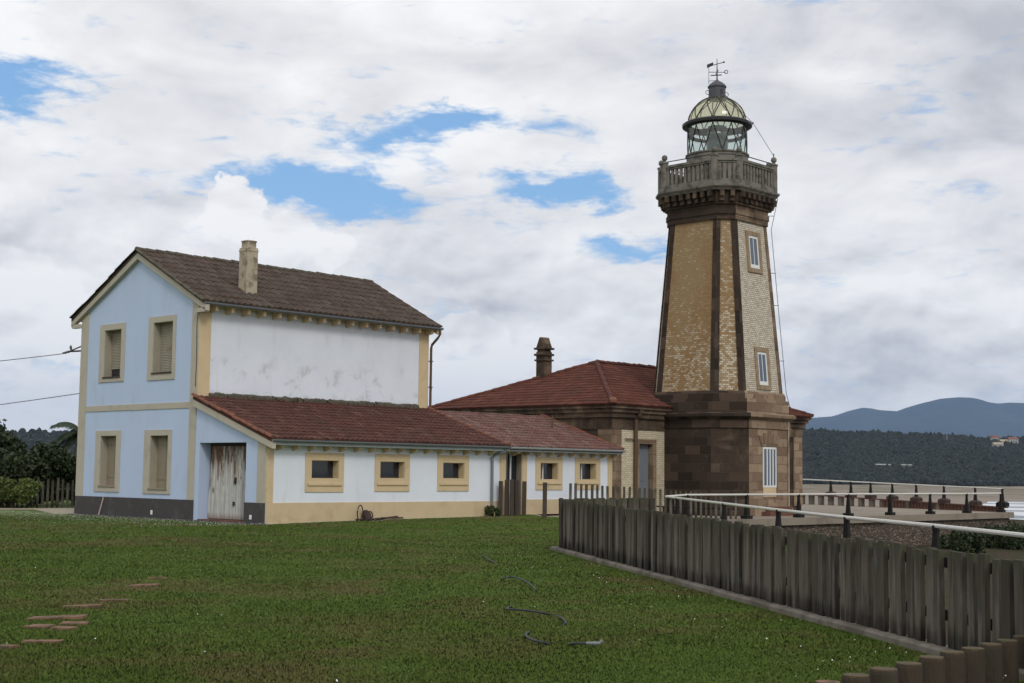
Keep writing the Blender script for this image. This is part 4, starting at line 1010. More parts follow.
# entablature with brackets, balcony slab
b = MB(); ring(b, [(1.79, .57, 12.38), (1.79, .57, 12.60)], .42); ring(b, [(1.83, .58, 12.60), (1.83, .58, 12.82)], .42); ring(b, [(1.79, .57, 12.82), (1.79, .57, 13.02)], .45); ring(b, [(1.87, .6, 13.02), (1.87, .6, 13.10)], .45)
ring(b, [(1.9, .62, 13.10), (1.95, .64, 13.56)], .8); b.build('entablature', 'trim_stone', tower, bevel=.008)  # recess wall behind the brackets coloured darker, its shade put into the soot value
b = MB(); O = octa(1.92, .62, 13.32)
for k in range(8):
    p, q = Vector(O[k]), Vector(O[(k + 1) % 8]); d_ = q - p; L = d_.length; d_ /= L; nrm = Vector((d_.y, -d_.x, 0))
    nb = 7 if L > 1.5 else 2
    for i in range(nb):
        b = MB(); cc = p + d_ * (L * (i + .5) / nb); wd = .085
        b.obox(cc + nrm * .08 + Vector((0, 0, .10)), d_ * wd, nrm * .18, Vector((0, 0, .13))); b.obox(cc + nrm * .03 + Vector((0, 0, -.10)), d_ * wd, nrm * .10, Vector((0, 0, .11)))
        b.fa['soot_shade'] = {i: .62 for i in range(len(b.f))}; b.build('bracket', 'trim_stone', tower)
b = MB(); ring(b, [(2.12, .74, 13.56), (2.16, .76, 13.62), (2.24, .79, 13.70), (2.25, .80, 13.78)]); ring(b, [(2.17, .78, 13.78), (2.17, .78, 13.97)]); b.build('balcony_slab', 'balustrade_stone', tower, bevel=.01)
BH, BC = 2.10, .755
b = MB(); O = octa(BH, BC, 0); OI = octa(BH - .2, BC - .12, 0)
def oring(z0, z1, ho, hi):
    A0, A1, B0, B1 = octa(BH + ho, BC, z0), octa(BH + ho, BC, z1), octa(BH - hi, BC - .1, z0), octa(BH - hi, BC - .1, z1)
    for k in range(8):
        j = (k + 1) % 8
        for q in ((A0[k], A0[j], A1[j], A1[k]), (B0[j], B0[k], B1[k], B1[j]), (A1[k], A1[j], B1[j], B1[k]), (A0[j], A0[k], B0[k], B0[j])): b.add(q, [(0, 1, 2, 3)])
oring(13.97, 14.03, .03, .2); oring(14.72, 14.80, .0, .17); oring(14.80, 14.90, .04, .21)
bal = b.build('balustrade', 'balustrade_stone', tower, bevel=.008)
for k in range(8):
    p, q = Vector(O[k]), Vector(O[(k + 1) % 8]); d_ = q - p; L = d_.length; d_ /= L; nrm = Vector((-d_.y, d_.x, 0)); nb = 11 if L > 1.5 else 4
    for i in range(nb):
        c_ = p + d_ * (L * (i + 1) / (nb + 1)) + nrm * .09; m = MB()
        m.obox((c_.x, c_.y, 14.375), d_ * .062, nrm * .06, (0, 0, .35)) if L > 1.5 else m.obox((c_.x, c_.y, 14.375), d_ * .075, nrm * .06, (0, 0, .35))
        m.build('baluster', 'balustrade_stone', bal, bevel=.02)
for k in range(8):
    p = Vector(O[k]); m = MB(); inn = (Vector((TX, TY, 0)) - p).normalized() * .07; c_ = p + inn; 
    m.lathe(c_.x, c_.y, [(.15, 13.98), (.15, 14.98), (.18, 15.0), (.18, 15.06), (.07, 15.1), (.06, 15.14), (.115, 15.2), (.13, 15.27), (.10, 15.36), (.02, 15.40)], 12)
    m.build('post', 'balustrade_stone', bal)
b = MB()
for k in range(8):
    p, q = [Vector(v) + (Vector((TX, TY, 0)) - Vector(v)).normalized() * .07 for v in (O[k], O[(k + 1) % 8])]
    b.tube([(p.x, p.y, 15.08), (q.x, q.y, 15.08)], .022, 6)
b.build('handrail', 'lantern_frame', tower)
# lantern
def circ(r, a, z): return (TX + r * math.cos(a), TY + r * math.sin(a), z)
b = MB(); b.lathe(TX, TY, [(1.38, 13.98), (1.38, 15.1), (1.33, 15.12), (1.33, 15.42), (1.38, 15.46), (1.38, 15.52), (1.26, 15.53)], 32); b.build('lantern_base', 'balustrade_stone', tower)
lr = 1.27; zb, zr = 15.52, 16.72
lan = MB(); lan.lathe(TX, TY, [(lr + .14, zr + .0), (lr + .24, zr + .06), (lr + .25, zr + .17), (lr + .16, zr + .23), (lr + .02, zr + .24), (lr - .05, zr + .23), (lr - .05, zr + .02), (lr + .14, zr)], 40, False)
lan = lan.build('lantern_rim', 'lantern_frame', tower, smooth=False)
g = MB(); n = 32
rg = [[circ(lr, 2 * math.pi * k / n, z) for k in range(n)] for z in (zb, zr)]
g.loft(rg, cap=False); g.build('lantern_glass', 'lantern_glass', tower, smooth=True)
dz0 = zr + .24; dh = 1.14
def dome(t): a = t * math.radians(78); return lr * .985 * math.cos(a), dz0 + dh * math.sin(a) / math.sin(math.radians(78))
g = MB(); rg = []
for i in range(13):
    r_, z_ = dome(i / 12); rg.append([circ(r_, 2 * math.pi * k / n, z_) for k in range(n)])
g.loft(rg, cap=False); g.build('dome_glass', 'dome_glass', tower, smooth=True)
b = MB(); NB = 10
for k in range(NB):
    for sgn in (-1, 1):
        a0 = 2 * math.pi * (k + .25) / NB
        b.tube([circ(lr + .012, a0 + sgn * t * math.pi * 1.0 / NB * 1.0, zb + (zr - zb) * t) for t in np.linspace(0, 1, 5)], .024, 5)
        pts = []
        for t in np.linspace(0, 1, 11):
            r_, z_ = dome(t); pts.append(circ(r_ + .012, a0 + sgn * (math.pi / NB + t * 2 * math.pi / NB * .95), z_))
        b.tube(pts, .024, 5)
for t in (0,):
    r_, z_ = dome(t); b.tube([circ(r_ + .01, 2 * math.pi * k / 40, z_) for k in range(41)], .02, 5, cap=False)
b.build('glazing_bars', 'lantern_frame', tower)
b = MB(); b.lathe(TX, TY, [(.3, 15.3), (.34, 15.62), (.44, 15.66), (.47, 15.9), (.47, 16.42), (.42, 16.6), (.42, 16.66), (.42, 16.8)], 20); b.build('lens', 'teal_lens', tower)
b = MB(); b.lathe(TX, TY, [(lr - .03, 16.36), (lr - .03, 16.48), (lr - .18, 16.48), (lr - .18, 16.36), (lr - .03, 16.36)], 30, False); b.build('inner_gallery', 'lantern_frame', tower)
b = MB(); b.lathe(TX, TY, [(.42, 18.02), (.42, 18.10), (.37, 18.12), (.37, 18.54), (.41, 18.55), (.41, 18.60), (.35, 18.68), (.22, 18.79), (.10, 18.85), (.06, 18.90)], 20); cap = b.build('vent_cap', 'lead', tower)
b = MB()
for k in range(4):
    a = math.pi / 4 + k * math.pi / 2 + .3; c_ = Vector(circ(.46, a, 18.3)); b.tube([c_ + Vector((.09 * math.cos(a) * math.cos(t), .09 * math.sin(a) * math.cos(t), .09 * math.sin(t))) for t in np.linspace(0, 2 * math.pi, 13)], .015, 5, cap=False)
b.build('ring_handle', 'lead', cap)
# weather vane: mast, fixed cross with letters' rings, arrow with flag
b = MB(); b.tube([(TX, TY, 18.85), (TX, TY, 19.85)], [.035, .015], 6)
rx = Vector((RH.x, RH.y, 0)); 
b.tube([Vector((TX, TY, 19.62)) - rx * .33 - Vector((0, 0, .10)), Vector((TX, TY, 19.62)) + rx * .3 + Vector((0, 0, .08))], .018, 5)
pz = Vector((TX, TY, 19.56)) - rx * .30; b.prism([pz - rx * .14 + Vector((0, 0, -.13)), pz + rx * .14 + Vector((0, 0, .0)), pz + rx * .14 + Vector((0, 0, .14)), pz - rx * .14 + Vector((0, 0, .03))], Vector((DH.x, DH.y, 0)) * .015)
b.lathe((Vector((TX, TY, 0)) + rx * .3).x, (Vector((TX, TY, 0)) + rx * .3).y, [(.01, 19.66), (.045, 19.69), (.045, 19.72), (.01, 19.75)], 8)
for dv in (rx, Vector((DH.x, DH.y, 0))): b.tube([Vector((TX, TY, 19.25)) - dv * .36, Vector((TX, TY, 19.25)) + dv * .36], .016, 5)
b.tube([Vector((TX, TY, 19.10)) - rx * .28 + Vector((0, 0, 0)), Vector((TX, TY, 19.13)) + rx * .2], .025, 5)
c_ = Vector((TX, TY, 19.27)) + rx * .40; b.tube([c_ + rx * .075 * math.cos(t) + Vector((0, 0, .075 * math.sin(t))) for t in np.linspace(0, 2 * math.pi, 13)], .018, 5, cap=False)
b.tube([Vector((TX, TY, 19.5)) - rx * .36, Vector((TX, TY, 18.72)) - rx * .36], .012, 5); b.tube([Vector((TX, TY, 18.85)) - rx * .36, Vector((TX, TY, 18.88))], .012, 5)
b.build('weather_vane', 'lantern_frame', tower)
# lightning wire from the cap over the rim to the balcony and down the side
P1 = Vector((TX, TY, 18.6)); P2 = Vector((TX, TY, 16.98)) + rx * 1.58; P3 = Vector((TX, TY, 15.55)) + rx * 2.46; P4 = Vector((TX, TY, 13.6)) + rx * 2.62; P5 = Vector((TX, TY, 12.3)) + rx * 2.34; P6 = Vector((TX, TY, 8.5)) + rx * 2.66; P7 = Vector((TX, TY, 5.2)) + rx * 2.95; P8 = Vector((TX, TY, 4.45)) + rx * 3.15
b = MB(); b.tube([P1, P2, P3], .012, 5); b.tube([P3, P4, P5, P6, P7, P8], .014, 5)
b.tube([Vector((TX, TY, 16.86)) + rx * 1.47, P2 + Vector((0, 0, .06))], .03, 5); b.tube([Vector((TX, TY, 14.6)) + rx * 2.42, P3 + Vector((0, 0, .1))], .025, 5)
for z_, a_ in ((12.9, 2.44), (10.4, 2.5), (9, 2.62), (6.6, 2.83)): b.tube([Vector((TX, TY, z_)) + rx * (a_ - .35), Vector((TX, TY, z_)) + rx * (a_ + .03)], .014, 5)
b.build('lightning_wire', 'lead', tower)

# ------------------------------------------------------------------ terrace, parapet, rails
TA, TB = Vector((41.0, -5.1, 0)), Vector((46.9, 10.2, 0))
b = MB(); poly = [(12.6, -5.45, .04), (41.5, -5.45, .04), (47.6, 10.6, .04), (31.6, 10.6, .04), (31.6, -.0, .04), (12.6, -.0, .04)]
b.prism([(x, y, -.24) for x, y, z in poly], (0, 0, .28)); tag(b.build('terrace', 'slab_concrete', bevel=.02), kind='structure')
b = MB(); b.prism([(12.9, -5.3, -3.2), (41.3, -5.3, -3.2), (47.2, 10.4, -3.2), (46.6, 10.4, -3.2), (40.8, -4.9, -3.2), (12.9, -4.9, -3.2)], (0, 0, 2.955))
tag(b.build('retaining_wall', 'rubble_wall'), 'rough rubble stone retaining wall holding up the concrete terrace', 'wall')
# low red parapet along the far edge of the terrace, with pilasters and pedestals
d_ = (TB - TA); L = d_.length; d_ /= L; nrm = Vector((d_.y, -d_.x, 0))
par = thing('parapet', TA, 'low red-brown parapet with pale pilasters along the far edge of the terrace', 'parapet')
def ptop(s): return .30 + .022 * s
b = MB(); b.loft([[TA + d_ * s + nrm * a + Vector((0, 0, z)) for a, z in ((-.12, .04), (.12, .04), (.12, ptop(s) - .06), (-.12, ptop(s) - .06))] for s in (0, 8.8)])
b.build('wall', 'red_render', par)
b = MB(); b.loft([[TA + d_ * s + nrm * a + Vector((0, 0, z)) for a, z in ((-.17, ptop(s) - .06), (.17, ptop(s) - .06), (.17, ptop(s)), (-.17, ptop(s)))] for s in (-.2, L + .2)]); b.build('coping', 'red_render', par, bevel=.01)
for k in range(34):
    s = .3 + k * .25; b = MB()
    b.obox(TA + d_ * s - nrm * .125 + Vector((0, 0, (.06 + ptop(s)) / 2)), d_ * .03, nrm * .012, (0, 0, (ptop(s) - .1) / 2 - .02))
    b.build('panel_rib', 'rusty_iron', par)
for k in range(9):
    s = 8.9 + k * .9; b = MB(); b.obox(TA + d_ * s + Vector((0, 0, (.04 + ptop(s) - .06) / 2)), d_ * .16, nrm * .1, (0, 0, (ptop(s) - .1) / 2)); b.build('baluster', 'concrete', par)
for s in (2.2, 4.4, 6.7): 
    b = MB(); b.obox(TA + d_ * s - nrm * .12 + Vector((0, 0, .04 + (ptop(s) - .06) / 2)), d_ * .12, nrm * .06, (0, 0, (ptop(s) - .07) / 2)); b.build('pilaster', 'concrete', par)
def rail_post(root, x, y, z0, z1, base=None, mat='black_paint'):
    b = MB(); b.loft([[(x + sx * w_, y + sy * w_, z) for sx, sy in ((-1, -1), (1, -1), (1, 1), (-1, 1))] for z, w_ in ((z0, .09), (z0 + .1, .085), (z1 - .1, .04), (z1 - .04, .045), (z1 + .03, .045))])
    p = b.build('post', mat, root, bevel=.01)
    if base:
        b = MB(); b.box(x - base, x + base, y - base, y + base, z0 - .02, z0 + .13); b.build('footing', mat, p, bevel=.015)
# far rail on the parapet
rc = thing('handrail', TA, 'white tube handrail on black posts standing on the far parapet of the terrace', 'handrail')
pts = []
for s in (0, 1.85, 4.1, 6.2, 8.1, 9.9, 11.6, 13.4, 16.0): pts.append(TA + d_ * s + Vector((0, 0, 1.17 + .021 * s)))
for k, p in enumerate(pts[:-1]):
    s = (p - TA).length if k == 0 else (Vector((p.x, p.y, 0)) - TA).length
    rail_post(rc, p.x, p.y, ptop(s), p.z - .02)
    b = MB(); w0, w1 = .24, .13; b.loft([[p + Vector((sx * w_, sy * w_, 0)) + Vector((0, 0, z - p.z)) for sx, sy in ((-1, -1), (1, -1), (1, 1), (-1, 1))] for z, w_ in ((ptop(s) - .02, w0), (ptop(s) + .16, w0), (ptop(s) + .24, w1))]); b.build('pedestal', 'black_paint' if k < 1 else 'footing_paint', rc, bevel=.01)
b = MB(); b.tube(pts, .038, 8); b.build('rail', 'rail_paint', rc)
# rail along the front of the terrace
rb_ = thing('handrail', (18.65, -5.2, 0), 'white tube handrail on black posts along the near front edge of the terrace', 'handrail')
xs = [14.86, 18.65, 22.3, 26.11, 29.64, 33.31, 36.94, 40.6]
for k, x in enumerate(xs): rail_post(rb_, x, -5.2, .04, .93, .17)
b = MB(); b.tube([(13.6, -5.2, .90)] + [(x, -5.2, .955) for x in xs], .038, 8); b.build('rail', 'rail_paint', rb_)
# near rail running towards the camera behind the fence
ra = thing('handrail', (RA[0], RA[1], 0), 'nearest white tube handrail, on tapering black posts just behind the plank fence', 'handrail')
def ra_pt(px, py, z=.88):
    c_ = Vector((px - 512, 341.5 - py, 1436.27)); D = RT * c_.x + UP * c_.y + FW * c_.z; t = (z - CAM.z) / D.z; return CAM + D * t
rp = [Vector((13.6, -5.2, .90)), Vector((12.0, -6.9, .89)), Vector((6.25, -12.84, .88)), Vector((1.2, -17.89, .88)), Vector((-2.73, -21.97, .88)), Vector((-5.55, -25.25, .88)), Vector((-8.01, -27.81, .88)), Vector((-11.0, -30.9, .88))]
for p in [q for i_, q in enumerate(rp) if i_ not in (0, 6)]:
    gz = float(ground_z(p.x, p.y)); rail_post(ra, p.x, p.y, gz - .05, p.z - .02)
b = MB(); b.tube(rp, .036, 8); b.build('rail', 'rail_paint', ra)
b = MB(); p = rp[4] + Vector((.6, .35, 0)); b.box(p.x - .05, p.x + .05, p.y - .05, p.y + .05, -.3, .62)
tag(b.build('marker_post', 'red_render', bevel=.02), 'short dull red post behind the nearest handrail', 'post')

# ------------------------------------------------------------------ timber fences
def paling_fence(mb, A, B, n, w, t, ztop, zbot, jit=.02, alt=0.0, skew=.4, taper=.05):
    A, B = Vector(A), Vector(B); d = (B - A); L = d.length; d /= L; nm = Vector((d.y, -d.x, 0)); rr = random.Random(n)
    for k in range(n):
        f = (k + .5) / n; c = A + d * (L * f) + nm * (alt if k % 2 else -alt); zt = ztop(f) + rr.uniform(-jit, jit); z0 = zbot(f) - .15; zb_ = zbot(f)
        a = rr.uniform(-.07, .07) + skew; dx = (d * math.cos(a) + nm * math.sin(a)); dy = Vector((-dx.y, dx.x, 0))
        ln = Vector((rr.uniform(-.006, .006), rr.uniform(-.006, .006), 0)); tone = rr.random(); ww = w * rr.uniform(.82, 1.06) * (1 - taper * max(0, (f - .45) / .55))
        o = len(mb.v); nseg = 4
        for i in range(nseg + 1):
            z = z0 + (zt - z0) * i / nseg
            for sx, sy in ((-1, -1), (1, -1), (1, 1), (-1, 1)):
                q = c + dx * sx * ww / 2 + dy * sy * t / 2 + ln * (i / nseg * 3); mb.v.append((q.x, q.y, z)); mb.va.setdefault('rel', []).append(max(0, (z - zb_) / (zt - zb_))); mb.va.setdefault('tone', []).append(tone)
        for i in range(nseg):
            for j in range(4):
                j2 = (j + 1) % 4; mb.f.append((o + i * 4 + j, o + i * 4 + j2, o + i * 4 + 4 + j2, o + i * 4 + 4 + j))
        mb.f.append(tuple(o + nseg * 4 + j for j in range(4)))
FA, FB = Vector((-3.68, -15.43, 0)), Vector((-16.9, -33.0, 0))
fence = thing('plank_fence', FA, 'long weathered grey plank fence of touching upright boards on a low concrete kerb', 'fence')
b = MB(); FL = (FB - FA).length
paling_fence(b, FA, FB, 104, .186, .05, lambda f: 1.115 - .175 * f, lambda f: .06, .020, .012, .0, .27)
fd = (FB - FA).normalized()
paling_fence(b, FA + Vector((.16, .0, 0)), FA + Vector((3.6, .2, 0)), 16, .2, .06, lambda f: 1.11, lambda f: .06, .02, .02, .1)
b.build('boards', 'weathered_paling', fence)
fn = Vector((fd.y, -fd.x, 0))
if fn.x > 0: fn = -fn
b = MB(); A_, B_ = FA - fd * .25, FB
nk = 40; rings = []
for k in range(nk + 1):
    p = A_ + (B_ - A_) * (k / nk); j = random.uniform(-.008, .008)
    rings.append([p + fn * (.15 + j) + Vector((0, 0, -.3)), p - fn * .12 + Vector((0, 0, -.3)), p - fn * .12 + Vector((0, 0, .066)), p + fn * (.13 + j) + Vector((0, 0, .075 + j)), p + fn * (.15 + j) + Vector((0, 0, .05 + j))])
b.loft(rings); b.build('kerb', 'concrete', fence)
b = MB(); b.obox((FA + FB) / 2 - fn * .1 + Vector((0, 0, .85)), fd * (FL / 2), fn * .02, (0, 0, .05)); b.obox((FA + FB) / 2 - fn * .1 + Vector((0, 0, .35)), fd * (FL / 2), fn * .02, (0, 0, .05)); b.build('rail', 'weathered_paling', fence)
back = thing('picket_fence', (11.4, -2.5, 0), 'thin dark picket fence with gaps, behind the plank fence, before the stone building', 'fence')
b = MB(); paling_fence(b, (11.45, -2.45, 0), (18.3, -5.05, 0), 33, .095, .05, lambda f: 1.33 - .36 * f, lambda f: .1 - .06 * f, .015, 0, .5); b.build('pickets', 'weathered_paling', back)
b = MB(); b.tube([(11.45, -2.42, .62), (18.3, -5.02, .40)], .035, 6); b.build('rail', 'weathered_paling', back)
# loose boards standing in front of the barred door, and the lone one
brd = None
PL = ['upright dark board leftmost of the five before the barred door', 'upright dark board second from the left before the barred door', 'upright dark board in the middle of the five before the barred door', 'upright dark board second from the right before the barred door', 'upright dark board rightmost of the five before the barred door', 'lone upright dark post between the barred door and the plank fence']
for k, (px, base, top) in enumerate([(500.3, 515.4, 481.2), (506.4, 515.4, 480.0), (511.8, 515.6, 479.6), (517.0, 515.4, 480.2), (524, 515.4, 481.5), (544.6, 517.5, 482.5)]):
    p = ra_pt(px, base, .14); R_ = (p - CAM); dep = R_.dot(FW); hgt = (base - top) / 1436.3 * dep
    b = MB(); wv_ = .075 if k < 5 else .075
    b.obox((0, 0, hgt / 2 - .1), Vector((.74, -.67, 0)) * wv_, Vector((.67, .74, 0)) * .035, (random.uniform(-.01, .012), 0, hgt / 2 + .1))
    b.va['tone'] = [.1 + .1 * random.random()] * 8; b.va['rel'] = [.1] * 4 + [1] * 4
    o_ = b.build('wooden_post', 'dark_wood', bevel=.008); o_.location = (p.x, p.y, .14)
    tag(o_, PL[k], 'post', 'boards standing upright by the barred door')
# log edging at the lower right
LG = [(828, 681.5, 26), (856, 675, 28), (884, 669, 28), (908.6, 663, 27), (931.5, 657, 26), (952, 652, 25), (973, 648, 23.5), (991, 644, 22), (1007.5, 640.5, 21), (1023, 636, 20)]
LL = ['lowest log stump of the edging, its worn reddish top just showing', 'second log stump from the low end of the edging, darkest top', 'third log stump from the low end of the log edging', 'fourth log stump from the low end, pale yellowish cut top', 'fifth log stump from the low end, with rounded weathered top', 'sixth log stump of the edging, in front of the plank fence end', 'seventh log stump of the edging, brown sides', 'eighth log stump of the edging counted from the low end', 'ninth log stump, third from the right-hand side of the view', 'tenth log stump, cut by the right-hand side of the view']
for k, (px, py, wpx) in enumerate(LG):
    zt = .30 + .004 * k; p = ra_pt(px, py, zt); dep = (p - CAM).dot(FW); r_ = wpx / 2 / 1436.3 * dep
    t = thing('log_stump', (p.x, p.y, zt), LL[k], 'log', 'logs set upright as edging')
    b = MB(); n = 18; prof = [(1.02, -1.2), (1.0, -.4), (1.0, -.03), (.95, -.004)]
    rings = []
    for m, zz in prof: rings.append([Vector((p.x + r_ * m * (1 + .03 * math.sin(3 * a + k)) * math.cos(a), p.y + r_ * m * (1 + .03 * math.sin(3 * a + k)) * math.sin(a), zt + zz)) for a in np.linspace(0, 2 * math.pi, n, endpoint=False)])
    b.loft(rings); b.build('trunk', 'log_bark', t)
    b = MB(); b.lathe(p.x, p.y, [(r_ * .94, zt - .01), (r_ * .93, zt + .001 + .002 * (k % 3)), (r_ * .5, zt + .006)], 18); b.build('cut_end', 'red_brick_worn' if k == 0 else 'log_end', t)

# ------------------------------------------------------------------ paths and small things on the lawn
b = MB(); b.prism([(-.9, 11.2, .0), (.3, 11.2, .0), (2.5, 14.2, .0), (4.5, 17.4, .0), (-4, 20, .0), (-30, 27.5, .0), (-30.5, 26.6, .0), (-4, 19.0, .0), (1.2, 16.6, .0)][::-1], (0, 0, .03)); tag(b.build('path', 'sand_path'), kind='structure')
b = MB(); b.prism([(12.0, -.06, .02), (10.9, -1.8, .02), (11.2, -4.4, .02), (12.58, -5.4, .02), (12.58, -.0, .02), (17.2, .0, .02)][::1], (0, 0, .13)); tag(b.build('pavement', 'sand_path'), kind='structure')
b = MB(); b.prism([(-.4, -.2, -.1), (-.06, -.2, -.1), (-.06, 11.2, -.1), (-.4, 11.2, -.1)], (0, 0, .115)); tag(b.build('pavement', 'dark_plinth'), kind='structure')
BR = [(143.6, 584, .55, .10), (114, 599, .5, .06), (82, 604.6, .6, .08), (57, 616, .85, .16), (39.6, 625, .36, .12), (74.7, 622, .4, .09), (64.5, 626.6, .3, .09), (42.5, 640, .5, .07), (5, 645, .3, .1), (158, 577, .4, .05)]
BL = ['worn red brick slab in the grass, alone nearer the house doorway', 'thin brick slab half sunk in grass, before the lone far one', 'brick slab with dark soil behind it in the middle of the row', 'largest reddish slab of the broken brick path', 'small bright red brick at the left end beneath the largest slab', 'small brick under the right end of the largest slab', 'smallest pale brick just in front of the largest slab', 'long thin brick slab nearest the camera', 'pale brick cut by the left side of the view', 'faint sunken brick strip farthest along the path towards the house']
for k, (px, py, ln, wd) in enumerate(BR):
    ln *= .75
    p = ra_pt(px, py, .03); dep = (p - CAM).dot(FW); rz = random.uniform(-.5, .5)
    b = MB(); hx = ln / 2; hy = wd * .95
    b.prism([(-hx, -hy, -.05), (hx * .9, -hy * 1.1, -.05), (hx, hy * .8, -.05), (-hx * .8, hy, -.05)], (0, 0, .075))
    o_ = b.build('brick_slab', 'red_brick_worn', bevel=.012); o_.location = (p.x, p.y, .001 + float(ground_z(p.x, p.y))); o_.rotation_euler = (random.uniform(-.04, .04), random.uniform(-.04, .04), math.atan2(RH.y, RH.x) + rz)
    tag(o_, BL[k], 'brick', 'broken brick slabs in the lawn')
# garden hose, dipping in and out of the turf
hp = [(478, 553, -.03), (488, 559, .045), (497, 565, .0), (501, 575, -.02), (502.6, 578.5, .05), (509, 577, .07), (517, 578, .07), (527, 582, .07), (535, 588.8, .05), (538, 596, -.04), (520, 603, -.04), (507, 608.4, .055), (522, 610, .07), (540.6, 612.5, .055), (556, 616, .0), (563, 619, .045), (565, 624, .02), (548, 629, -.03), (530, 632, .0), (526, 635.4, .055), (533, 640, .06), (543.6, 642.7, .045), (560, 646, -.03), (573, 643.6, .05), (586, 643.2, .06)]
hose = thing('garden_hose', ra_pt(540, 612, 0), 'dark garden hose snaking in and out of the grass', 'hose')
P_ = [ra_pt(px, py, z - .01) + Vector((0, 0, 0)) for px, py, z in hp]
sm = []
for i in range(len(P_) - 1):
    p0, p1, p2, p3 = P_[max(i - 1, 0)], P_[i], P_[i + 1], P_[min(i + 2, len(P_) - 1)]
    for k in range(6):
        t = k / 6; sm.append(.5 * ((2 * p1) + (p2 - p0) * t + (2 * p0 - 5 * p1 + 4 * p2 - p3) * t * t + (3 * p1 - p0 - 3 * p2 + p3) * t ** 3))
sm.append(P_[-1])
b = MB(); b.tube(sm, .0125, 7); b.build('tube', 'hose_rubber', hose)
b = MB(); q = P_[-1]; dn = Vector((RH.x, RH.y, 0)); b.tube([q, q + dn * .06, q + dn * .07, q + dn * .13, q + dn * .16 + Vector((0, 0, .03))], [.014, .016, .019, .016, .02], 8); b.build('nozzle', 'gutter', hose)
# old iron hoop and pump scraps against the wall
jk = thing('iron_scrap', (3.85, -.3, .04), 'rusty coiled pipe with a wire hoop lying at the foot of the white wall', 'scrap')
b = MB(); b.tube([Vector((3.66, -.25, .30)) + Vector((.17 * math.cos(t), .06 * math.cos(t), .26 * math.sin(t))) for t in np.linspace(0, 2 * math.pi, 21)], .02, 6, cap=False); b.build('hoop', 'rusty_iron', jk)
b = MB(); b.tube([(3.9, -.42, .05), (3.95, -.25, .22), (4.02, -.1, .3)], [.12, .15, .12], 10); b.tube([Vector((4.1, -.25, .2)) + Vector((.13 * math.cos(t), .03, .15 * math.sin(t))) for t in np.linspace(0, 2 * math.pi, 17)], .022, 6, cap=False); b.build('coil', 'rusty_iron', jk, bevel=.01)
b = MB(); b.tube([(3.5, -.25, .09), (4.3, -.22, .08), (5.4, -.14, .16)], .035, 6); b.tube([(4.2, -.3, .1), (4.7, -.2, .13), (5.6, -.2, .12)], .03, 6); b.build('pipe', 'rusty_iron', jk)
b = MB(); b.tube([(-.065, 9.33, .64), (-.14, 9.5, .0)], .022, 6); tag(b.build('stick', 'pink_paint'), 'pale stick leaning on the dark plinth under the left ground-floor window', 'stick')

# electric bracket on the back corner and its wires
br = thing('wire_bracket', (.1, 11.6, 6.0), 'dark iron bracket with insulator carrying wires, on the far back corner of the house', 'bracket')
b = MB(); b.tube([(.12, 11.3, 5.98), (-.02, 12.2, 5.98)], .035, 6); b.tube([(.12, 11.3, 6.2), (-.0, 12.0, 6.02)], .025, 6); b.build('arm', 'rusty_iron', br)
b = MB(); b.tube([(.0, 12.05, 5.98), (-.03, 12.06, 6.14), (-.03, 12.06, 6.2)], [.03, .05, .03], 8); b.tube([(-.02, 12.2, 5.97), (-.1, 12.5, 5.94)], [.05, .02], 6); b.build('insulator', 'grey_metal', br)
def wire(p, q, sag, label):
    p, q = Vector(p), Vector(q); b = MB(); b.tube([p.lerp(q, t) - Vector((0, 0, sag * 4 * t * (1 - t))) for t in np.linspace(0, 1, 17)], .014, 5); tag(b.build('overhead_wire', 'black_paint'), label, 'wire')
def far_pt(px, py, dep):
    D = RT * (px - 512) + UP * (341.5 - py) + FW * 1436.27; return CAM + D * (dep / 1436.27)
wire((.12, 11.34, 4.42), far_pt(-160, 424, 60), .05, 'thicker dark overhead wire sagging left from the house wall')
wire((-.05, 12.3, 5.92), far_pt(-160, 374, 60), .08, 'thin upper overhead wire running from the insulator bracket')

# ------------------------------------------------------------------ plants
def leaves(name, mat, centers, radii, n, size, parent=None, squash=1.0, shell=.55, up=.3):
    """n leaf faces spread through clumps; each leaf is a bent pair of triangles"""
    centers = np.array(centers, float); radii = np.array(radii, float); k = rng.choice(len(centers), n, p=radii ** 2 / (radii ** 2).sum())
    d = rng.normal(size=(n, 3)); d /= np.linalg.norm(d, axis=1)[:, None]
    rr = radii[k] * (shell + (1 - shell) * rng.random(n)) * (.8 + .4 * rng.random(n)); P = centers[k] + d * rr[:, None] * np.array([1, 1, squash])
    a = rng.normal(size=(n, 3)) + np.array([0, 0, up]); a /= np.linalg.norm(a, axis=1)[:, None]
    b_ = np.cross(a, rng.normal(size=(n, 3))); b_ /= np.linalg.norm(b_, axis=1)[:, None]
    s = size * rng.uniform(.6, 1.4, n)[:, None]
    V = np.stack([P - a * s, P + b_ * s * .5, P + a * s, P - b_ * s * .5], 1).reshape(-1, 3)
    F = np.arange(4 * n).reshape(n, 4)
    return np_obj(name, V, F, mat, rng.random(n), parent=parent)
